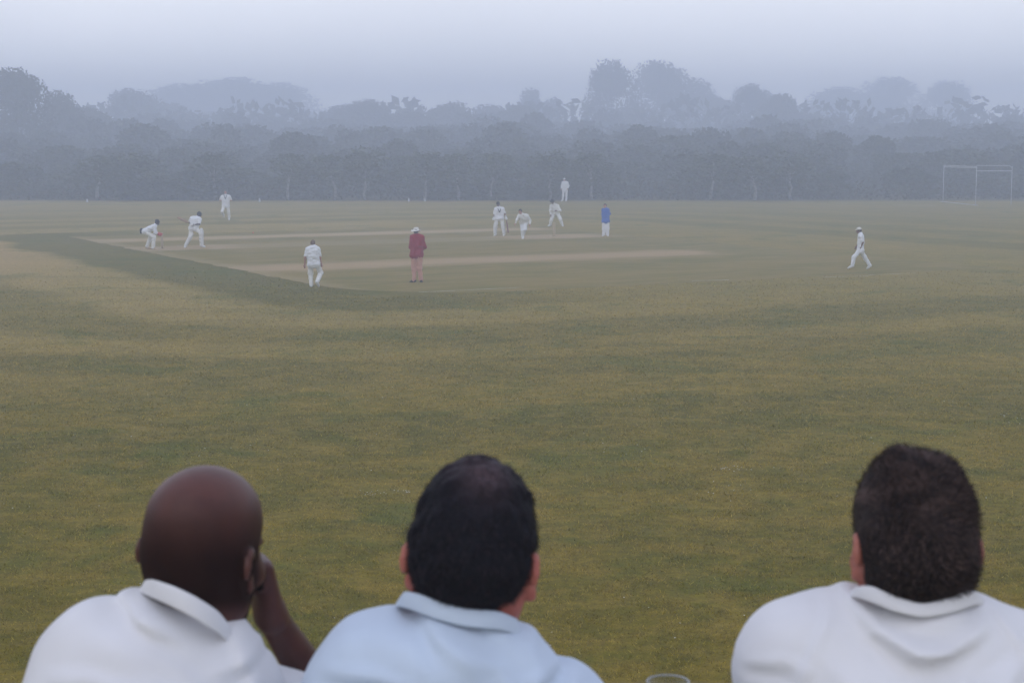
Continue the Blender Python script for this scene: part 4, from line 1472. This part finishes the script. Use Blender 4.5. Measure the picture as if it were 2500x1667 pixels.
def spectator(nm, P):
    org = np.array([P['x'], 2.10, TERR])
    L = lambda x, y, d: Dp(x, y, d) - org
    c = L(*P['head']); Mh = frame(P['fwd'], P['up'])
    T = lambda x, y, z: c + Mh.T @ np.array([x, y, z])
    nk = L(*P['neck']); shL, shR = L(*P['shL']), L(*P['shR'])
    elL, elR = [L(*P[k]) if not isinstance(P[k], np.ndarray) else P[k] for k in ('elL', 'elR')]
    wrL, wrR = [L(*P[k]) if not isinstance(P[k], np.ndarray) else P[k] for k in ('wrL', 'wrR')]
    hipL, hipR = np.array([-.10, -.05, .56]), np.array([.10, -.05, .56])
    knL, knR = np.array([-.15, .42, .53]), np.array([.15, .42, .53])
    anL, anR = np.array([-.15, .38, .09]), np.array([.15, .40, .09])
    sm = (shL + shR) / 2; hm = (hipL + hipR) / 2
    sp = [hm, hm * .66 + sm * .34 + np.array([0, -.05, 0]), hm * .3 + sm * .7 + np.array([0, -.05, 0]), sm]
    # --- body
    B = Sdf()
    head_sdf(B, c, Mh, P['r'], P.get('ear', .9), P.get('earz', 0), P.get('dome', False))
    B.chain([nk + np.array([0, .01, -.03]), L(*P['nape']), T(0, -.01, -.06)], [.068, P.get('nkr', .062), .060], .03)
    B.chain([T(0, .02, -.10), nk + np.array([0, .07, -.02])], [.045, .05], .03)
    B.chain(sp, [.105, .095, .095, .07], .06)
    for q, sh, el, wr in (('L', shL, elL, wrL), ('R', shR, elR, wrR)):
        B.cap(nk + np.array([0, .01, -.05]), sh + np.array([0, 0, -.02]), .034, .040, .04)
        B.cap(sp[2], sh + np.array([0, 0, -.02]), .075, .042, .05)
        B.chain([sh + np.array([0, 0, -.02]), sh * .45 + el * .55, el], [.046, .046, .042], .03)
        B.chain([el, el * .72 + wr * .28, wr], [.042, .042 if q == 'L' else .038, .0285 if q == 'L' else .0235], .004)
        hn = P['hand' + q]
        (fist if hn[0] == 'fist' else openhand)(B, wr, hn[1], hn[2], hn[3])
    for hp, k, a in ((hipL, knL, anL), (hipR, knR, anR)):
        B.chain([hp, k, a], [.085, .058, .040], .03)
        B.chain([a, a + np.array([0, .16, -.05])], [.036, .026], .02)
    V, Q = B.build(P.get('res', .0050))
    loc = (V - c) @ Mh.T
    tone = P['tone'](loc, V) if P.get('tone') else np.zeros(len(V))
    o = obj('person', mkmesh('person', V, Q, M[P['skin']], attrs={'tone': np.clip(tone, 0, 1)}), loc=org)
    tag(o, P['label'], 'person', 'spectators sitting in a row')
    # --- shirt
    S = Sdf()
    g = .020
    S.chain(sp, [.135, .125, .130, .10 + g], .08)
    for e, a in ((shL, hipL), (shR, hipR)):
        b = e * .72 + sm * .28
        S.chain([a * 1.05, a * .5 + b * .5 + np.array([0, -.045, 0]), b + np.array([0, -.015, -.06])], [.128, .120, .105], .08)
    S.cap(shL * .78 + sm * .22 + np.array([0, -.02, -.05]), shR * .78 + sm * .22 + np.array([0, -.02, -.05]), .098, None, .07)
    for q, sh, el, wr in (('L', shL, elL, wrL), ('R', shR, elR, wrR)):
        S.cap(nk + np.array([0, .01, -.035]), sh + np.array([0, 0, -.006]), .046, P['shr'] - .006, .035)
        f = P['sleeve' + q]
        if f <= 1:
            e = sh * (1 - f) + el * f
            S.cap(sh, e, P['shr'], P.get('cuffr', .070), .04)
            # the open end of the sleeve
            S.cap(e + unit(el - sh) * .045, e + unit(el - sh) * .2, .085, None, .01, True)
        else:
            S.chain([sh, el, wr], [P['shr'], .066, .042], .04)
    for pts, rr in P['bulk']:
        S.chain([L(*p) for p in pts], [rr] * len(pts), .05)
    # collar
    V, Q = S.build(.0062, folds(P['folds'], org, P['fd'], (nk[1] + .10), both(wob(.0040, 15, P['seed']), wob(.0020, 40, P['seed'] + 1)), P.get('fk', 1.4)))
    so_ = obj('shirt', mkmesh('shirt', V, Q, M[P['shirt']]), o)
    # collar: a folded band of cloth round the neck, open at the throat
    cx, ax, by = P['cell']
    def ringpt(x, y, f, push):
        q = np.clip((x - cx) / ax, -1, 1)
        dep = nk[1] + org[1] + .012 - (by + push) * math.sqrt(1 - q * q)
        return Dp(x, y, dep) - org
    rows = []
    for key, push in (('ctop', 0.0), (None, .009), (None, .016), ('clow', .022)): rows.append((key, push))
    def resample(pl, n):
        pl = np.array(pl, float); s_ = np.concatenate([[0], np.cumsum(np.linalg.norm(np.diff(pl, axis=0), axis=1))]); t = np.linspace(0, s_[-1], n)
        out = np.stack([np.interp(t, s_, pl[:, 0]), np.interp(t, s_, pl[:, 1])], 1)
        for _ in range(4): out[1:-1] = out[1:-1] * .5 + (out[:-2] + out[2:]) * .25
        return out
    n = 34
    tp, lw = resample(P['ctop'], n), resample(P['clow'], n)
    G = []
    for f, push in ((.14, -.008), (.03, -.003), (0, .001), (.3, .0055), (.65, .009), (1.0, .0115), (1.01, .008), (.7, .003)):
        G.append([ringpt(*(tp[i] * (1 - f) + lw[i] * f), f, push) for i in range(n)])
    # run both ends forward round the neck
    for g_ in G:
        a0, a1 = g_[0].copy(), g_[-1].copy()
        g_.insert(0, a0 + np.array([.006, .05, -.012])); g_.insert(0, a0 + np.array([.03, .09, -.035]))
        g_.append(a1 + np.array([-.006, .05, -.012])); g_.append(a1 + np.array([-.03, .09, -.035]))
    m_ = len(G[0])
    Vc = np.array(G).reshape(-1, 3)
    Qc = np.array([[j * m_ + i, j * m_ + i + 1, (j + 1) * m_ + i + 1, (j + 1) * m_ + i] for j in range(len(G) - 1) for i in range(m_ - 1)])
    co_ = obj('collar', mkmesh('collar', Vc, Qc, M[P['shirt']]), so_)
    md = co_.modifiers.new('thickness', 'SOLIDIFY'); md.thickness = .0025; md.offset = 0
    md = co_.modifiers.new('smooth', 'SUBSURF'); md.levels = 1; md.render_levels = 2
    # --- trousers, shoes
    Tr = Sdf()
    Tr.cap(hipL, hipR, .125, None, .04)
    for hp, k, a in ((hipL, knL, anL), (hipR, knR, anR)):
        Tr.chain([hp, k, a + np.array([0, 0, .03])], [.105, .080, .064], .04)
    V, Q = Tr.build(.011, wob(.006, 22, P['seed'] + 3))
    obj('trousers', mkmesh('trousers', V, Q, M['charcoal']), o)
    for a in (anL, anR):
        A = Sdf()
        A.chain([a + np.array([0, -.035, -.035]), a + np.array([0, .10, -.048]), a + np.array([0, .20, -.055])], [.048, .045, .034], .02)
        V, Q = A.build(.008)
        V[:, 2] = np.maximum(V[:, 2], .002)
        obj('shoe', mkmesh('shoe', V, Q, M['leather_black']), o)
    # --- hair
    if P.get('hair'):
        h = P['hair']
        Hs = Sdf()
        t, ts = h['top'], h['side']
        r = P['r']
        Hs.ell(T(0, -.004, t - ts), np.array([r[0] + ts, r[1] + ts, r[2] + ts]), Mh, .01)
        Hs.ell(T(0, -.034, -.042), (r[0] * .93 + ts, .074, .074), Mh, .04)
        for pts, rr in h.get('extra', []): Hs.chain([L(*p) for p in pts], [rr] * len(pts), .03)
        Hs.ell(T(0, .118, -.050), (.090, .075, .095), Mh, .02, True)                 # face left free
        for s in (-1, 1):
            Hs.ell(T(.094 * s, .002, -.066 + P.get('earz', 0)), (.026, .036, .044), Mh, .006, True)     # round the ears
            Hs.ell(T(.085 * s, .050, -.12), (.04, .06, .06), Mh, .015, True)
        V, Q = Hs.build(.0045, wob(h['wob'], h['wf'], P['seed'] + 5))
        N = normals(V, Q)
        loc = (V - c) @ Mh.T
        sel = loc[:, 1] < .06
        Vs, fs = strands(V, N, sel, h['n'], h['len'], h['wd'], h['flow'](Mh), P['seed'], h.get('spread', .5), h.get('upf', .35))
        tn = h['tone'](loc) if h.get('tone') else np.zeros(len(V))
        tn2 = np.concatenate([tn]) if len(tn) else tn
        rg = np.random.default_rng(P['seed'])
        st_tone = np.tile(rg.random(h['n']) ** 2.5 * h.get('st', .6), 5)
        Vj, fj = join([(V, [Q]), (Vs, fs)])
        obj('hair', mkmesh('hair', Vj, fj, M[h['mat']], attrs={'tone': np.clip(np.concatenate([tn, st_tone]), 0, 1)}), o)
    return o, org, L


def sm(x, a, b):
    t = np.clip((x - a) / (b - a), 0, 1)
    return t * t * (3 - 2 * t)


def spectators():
    # left: shaved head leaning on the fist
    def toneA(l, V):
        st = (1 - sm(l[:, 2] + .35 * np.clip(-l[:, 1], 0, 1) * 0, -.035, .085)) * sm(l[:, 2], -.115, -.085) * (1 - sm(l[:, 1], .03, .06)) * (np.abs(l[:, 0]) < .0885)  # stubble, with the shade of the lower head painted in as a soft gradient
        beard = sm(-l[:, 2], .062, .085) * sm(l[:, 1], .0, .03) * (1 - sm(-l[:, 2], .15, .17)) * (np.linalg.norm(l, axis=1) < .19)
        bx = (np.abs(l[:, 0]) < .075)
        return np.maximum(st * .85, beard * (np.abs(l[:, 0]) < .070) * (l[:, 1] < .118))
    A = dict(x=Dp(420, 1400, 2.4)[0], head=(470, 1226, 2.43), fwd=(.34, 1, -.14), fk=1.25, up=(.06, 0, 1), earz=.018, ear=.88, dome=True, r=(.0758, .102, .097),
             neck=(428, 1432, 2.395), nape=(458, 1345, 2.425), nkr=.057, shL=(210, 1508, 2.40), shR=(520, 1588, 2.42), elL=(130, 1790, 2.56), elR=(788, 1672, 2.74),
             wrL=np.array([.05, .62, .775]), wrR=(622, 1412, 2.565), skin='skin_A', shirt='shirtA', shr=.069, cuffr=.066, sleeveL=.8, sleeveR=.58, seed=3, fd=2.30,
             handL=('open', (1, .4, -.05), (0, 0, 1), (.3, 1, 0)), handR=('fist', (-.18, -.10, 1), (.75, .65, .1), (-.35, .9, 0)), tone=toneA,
             bulk=[([(240, 1520, 2.37), (340, 1510, 2.35), (450, 1545, 2.37)], .072), ([(310, 1430, 2.41), (400, 1440, 2.39), (480, 1490, 2.41)], .040)],
             cell=(434, 112, .102), ctop=[(332, 1330), (345, 1328), (400, 1346), (450, 1370), (500, 1402), (530, 1440)], clow=[(318, 1353), (335, 1364), (394, 1391), (449, 1419), (504, 1454), (538, 1486)],
             folds=[([(262, 1378), (330, 1392), (440, 1425)], .014, -.010), ([(205, 1405), (300, 1440), (400, 1492)], .015, -.010), ([(215, 1385), (300, 1405), (420, 1462), (470, 1500)], .014, .006),
                    ([(508, 1452), (545, 1500), (575, 1568), (585, 1640)], .012, .009), ([(560, 1470), (600, 1540), (610, 1600)], .02, -.006), ([(420, 1560), (250, 1600)], .04, -.006), ([(120, 1545), (220, 1530), (330, 1545)], .008, .004), ([(110, 1580), (230, 1572), (350, 1600)], .009, -.005), ([(600, 1500), (560, 1530), (480, 1545)], .008, .004), ([(620, 1520), (580, 1560), (500, 1585)], .008, -.004), ([(330, 1470), (420, 1520), (470, 1560)], .008, .004)],
             label='person with a shaved head in a white shirt leaning his cheek on his fist')
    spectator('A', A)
    # middle: dark greying hair, pale blue shirt
    def flowB(Mh):
        return lambda p: np.array([0, -.25, -.55]) + np.zeros_like(p)
    Bm = dict(x=Dp(1085, 1400, 2.35)[0], head=(1093, 1212, 2.335), fwd=(.16, 1, -.16), up=(.06, 0, 1), r=(.0800, .100, .097),
              neck=(1070, 1464, 2.32), nape=(1076, 1360, 2.335), nkr=.062, shL=(832, 1552, 2.34), shR=(1280, 1628, 2.36), elL=(770, 1850, 2.58), elR=(1350, 1900, 2.60),
              wrL=np.array([-.04, .62, .775]), wrR=np.array([.06, .64, .775]), skin='skin_B', shirt='shirtB', shr=.070, cuffr=.066, sleeveL=2, sleeveR=2, seed=9, fd=2.24,
              handL=('open', (1, .3, 0), (0, 0, 1), (-.3, 1, 0)), handR=('open', (-1, .5, 0), (0, 0, 1), (.4, 1, 0)),
              tone=lambda l, V: sm(-l[:, 2], .085, .11) * sm(l[:, 1], .03, .05) * (np.linalg.norm(l, axis=1) < .19) * .8,
              bulk=[([(880, 1560, 2.31), (1030, 1548, 2.27), (1180, 1600, 2.31)], .078), ([(955, 1476, 2.34), (1070, 1486, 2.31), (1165, 1525, 2.34)], .040)],
              cell=(1062, 150, .090), ctop=[(926, 1358), (960, 1362), (1010, 1382), (1070, 1398), (1145, 1402), (1190, 1422)], clow=[(905, 1388), (945, 1398), (1000, 1420), (1070, 1438), (1150, 1444), (1204, 1462)],
              folds=[([(905, 1428), (965, 1445), (1010, 1500)], .014, -.010), ([(990, 1425), (1090, 1450), (1160, 1500)], .015, -.010), ([(940, 1420), (1040, 1462), (1100, 1520)], .013, .006),
                     ([(1240, 1490), (1275, 1540), (1290, 1610)], .016, -.008), ([(1215, 1470), (1245, 1530), (1240, 1600)], .014, .006), ([(800, 1600), (1000, 1570), (1200, 1600)], .03, -.005), ([(760, 1500), (820, 1470), (900, 1460)], .02, .004), ([(745, 1548), (860, 1540), (980, 1556)], .009, .004), ([(740, 1580), (880, 1578), (1020, 1602)], .010, -.005), ([(1320, 1540), (1220, 1556), (1120, 1550)], .008, .004), ([(1330, 1566), (1230, 1590), (1120, 1588)], .009, -.004), ([(1080, 1480), (1150, 1520), (1190, 1580)], .009, .004)],
              hair=dict(top=.006, side=.0055, wob=.0022, wf=90, n=26000, len=.0085, wd=.00045, mat='hair_B', flow=flowB, st=.5, spread=.4, upf=.3,
                        extra=[([(1030, 1312, 2.322), (1085, 1322, 2.316), (1136, 1316, 2.322)], .042), ([(1078, 1338, 2.322), (1112, 1340, 2.322)], .038)],
                        tone=lambda l: np.exp(-(((l[:, 0] - .016) / .030) ** 2 + ((l[:, 1] + .055) / .035) ** 2 + ((l[:, 2] - .062) / .034) ** 2)) * 1.0 + sm(l[:, 2], .055, .105) * .30),  # thin crown showing scalp, plus a sheen painted into the colour on top
              label='person with dark greying hair in a pale blue shirt, middle of the three spectators')
    spectator('B', Bm)
    # right: thick dark brown hair, white jersey
    def flowC(Mh):
        def f(p):
            a = np.sin(p[:, :1] * 55) * .5; b = np.sin(p[:, 2:3] * 45 + 1) * .4
            return np.concatenate([a + .15, 0 * a - .1, b - .15], 1)
        return f
    Cm = dict(x=Dp(2105, 1400, 2.36)[0], head=(2095, 1212, 2.355), fwd=(-.08, 1, -.12), up=(.02, 0, 1), r=(.0752, .100, .095), earz=.020,
              neck=(2110, 1456, 2.34), nape=(2112, 1350, 2.35), nkr=.060, shL=(1808, 1500, 2.37), shR=(2402, 1545, 2.37), elL=(1765, 1800, 2.58), elR=(2470, 1850, 2.58),
              wrL=np.array([-.06, .60, .775]), wrR=np.array([.10, .62, .775]), skin='skin_C', shirt='shirtC', shr=.072, cuffr=.068, sleeveL=2, sleeveR=2, seed=15, fd=2.28,
              handL=('open', (1, .3, 0), (0, 0, 1), (-.3, 1, 0)), handR=('open', (-1, .5, 0), (0, 0, 1), (.4, 1, 0)),
              bulk=[([(1900, 1530, 2.34), (2110, 1530, 2.31), (2320, 1550, 2.34)], .082), ([(1970, 1452, 2.37), (2110, 1474, 2.34), (2240, 1458, 2.37)], .040), ([(1880, 1420, 2.41), (1950, 1410, 2.40)], .030)],
              cell=(2110, 160, .098), ctop=[(1968, 1348), (1996, 1342), (2055, 1370), (2118, 1388), (2185, 1372), (2232, 1352), (2252, 1362)], clow=[(1952, 1368), (1990, 1376), (2050, 1402), (2120, 1418), (2195, 1404), (2246, 1384), (2270, 1390)],
              folds=[([(1955, 1375), (2010, 1432), (2080, 1462), (2150, 1462), (2250, 1430)], .013, .011), ([(2000, 1420), (2080, 1444), (2160, 1442), (2240, 1412)], .010, -.007),
                     ([(1980, 1460), (2050, 1515), (2110, 1520), (2240, 1462)], .022, -.013), ([(1990, 1500), (2070, 1560), (2150, 1550)], .03, .004),
                     ([(1932, 1392), (1872, 1462), (1835, 1530), (1805, 1610)], .0075, .006), ([(1924, 1392), (1862, 1462), (1824, 1530)], .0075, -.004), ([(2296, 1410), (2345, 1480), (2380, 1560)], .008, .006), ([(1730, 1530), (1800, 1510), (1860, 1530)], .008, .004), ([(1720, 1556), (1800, 1550), (1860, 1580)], .008, -.004), ([(1880, 1500), (1960, 1560), (2040, 1600)], .012, .004), ([(2330, 1500), (2260, 1540), (2180, 1590)], .012, .004), ([(2310, 1480), (2230, 1510), (2160, 1560)], .010, -.004)],
              hair=dict(top=.019, side=.006, wob=.0024, wf=48, n=30000, len=.015, wd=.0005, mat='hair_C', flow=flowC, st=1.0, spread=.6, upf=.34,
                        extra=[([(2038, 1296, 2.342), (2098, 1306, 2.336), (2140, 1296, 2.342)], .041), ([(2092, 1316, 2.340), (2124, 1316, 2.340)], .036), ([(2052, 1056, 2.36), (2062, 1032, 2.355)], .007)],
                        tone=lambda l: np.clip(.5 + .5 * np.sin(l[:, 0] * 70 + 3 * np.sin(l[:, 2] * 60)) , 0, 1) * sm(l[:, 2], -.02, .08) * .8),
              label='person with thick dark brown hair in a white jersey, rightmost of the three spectators')
    spectator('C', Cm)


spectators()


# ------------------------------------------------------------------ bench, table, cup (where the spectators sit)
def furniture():
    root = empty('bench', (0, 2.06, TERR)); tag(root, 'long weathered plank bench carrying the three spectators', 'bench')
    for i in range(3):
        obj('plank', mkmesh('plank', *box((0.08, -.115 + .115 * i, .435), (3.0, .105, .03), 0, .004), M['plank']), root)
    for x in (-1.25, .1, 1.4):
        obj('leg', mkmesh('leg', *join([box((x, -.10, .21), (.07, .045, .42), 0, .004), box((x, .10, .21), (.07, .045, .42), 0, .004), box((x, 0, .40), (.06, .28, .04), 0, .004)]), M['plank']), root)
    root = empty('table', (0, 2.82, TERR)); tag(root, 'narrow weathered wooden table in front of the spectators', 'table')
    for i in range(4):
        obj('plank', mkmesh('plank', *box((0.08, -.18 + .12 * i, .72), (3.2, .112, .034), 0, .004), M['plank']), root)
    for x in (-1.35, .1, 1.5):
        obj('leg', mkmesh('leg', *join([box((x, -.17, .35), (.07, .05, .70), 0, .004), box((x, .17, .35), (.07, .05, .70), 0, .004), box((x, 0, .68), (.06, .42, .05), 0, .004)]), M['plank']), root)
    # clear plastic cup
    p = atdepth(1631, 1660, 2.80)
    z0 = TBL - .003
    h = p[2] - z0
    cup = empty('plastic_cup', (p[0], p[1], z0)); tag(cup, 'clear plastic cup with its rim showing at the bottom edge of the photo', 'cup')
    m, nt, out = newmat('clear_plastic')
    tr = nt.n('ShaderNodeBsdfTransparent', Color=(.90, .92, .91, 1)); gl = nt.n('ShaderNodeBsdfGlossy', Roughness=.08)
    ms = nt.t.nodes.new('ShaderNodeMixShader'); lw = nt.n('ShaderNodeLayerWeight', Blend=.25)
    nt.t.links.new(nt.math('MULTIPLY', lw.outputs['Facing'], .30), ms.inputs[0]); nt.t.links.new(tr.outputs[0], ms.inputs[1]); nt.t.links.new(gl.outputs[0], ms.inputs[2]); nt.t.links.new(ms.outputs[0], out.inputs[0])
    V, fs = lathe([(0, .002), (.025, .002), (.027, .004), (.0355, h - .004), (.0345, h - .004), (.0262, .006), (0, .006)], 40)
    obj('cup_wall', mkmesh('cup_wall', V, fs, m), cup)
    t = np.linspace(0, 2 * math.pi, 49)
    V, fs = tube(np.stack([.0362 * np.cos(t), .0362 * np.sin(t), np.full(49, h - .002)], 1), .0016, 8, False)
    obj('rim', mkmesh('rim', V, fs, simple('frosted_plastic', (.36, .38, .39), None, 40, .3)), cup)


furniture()
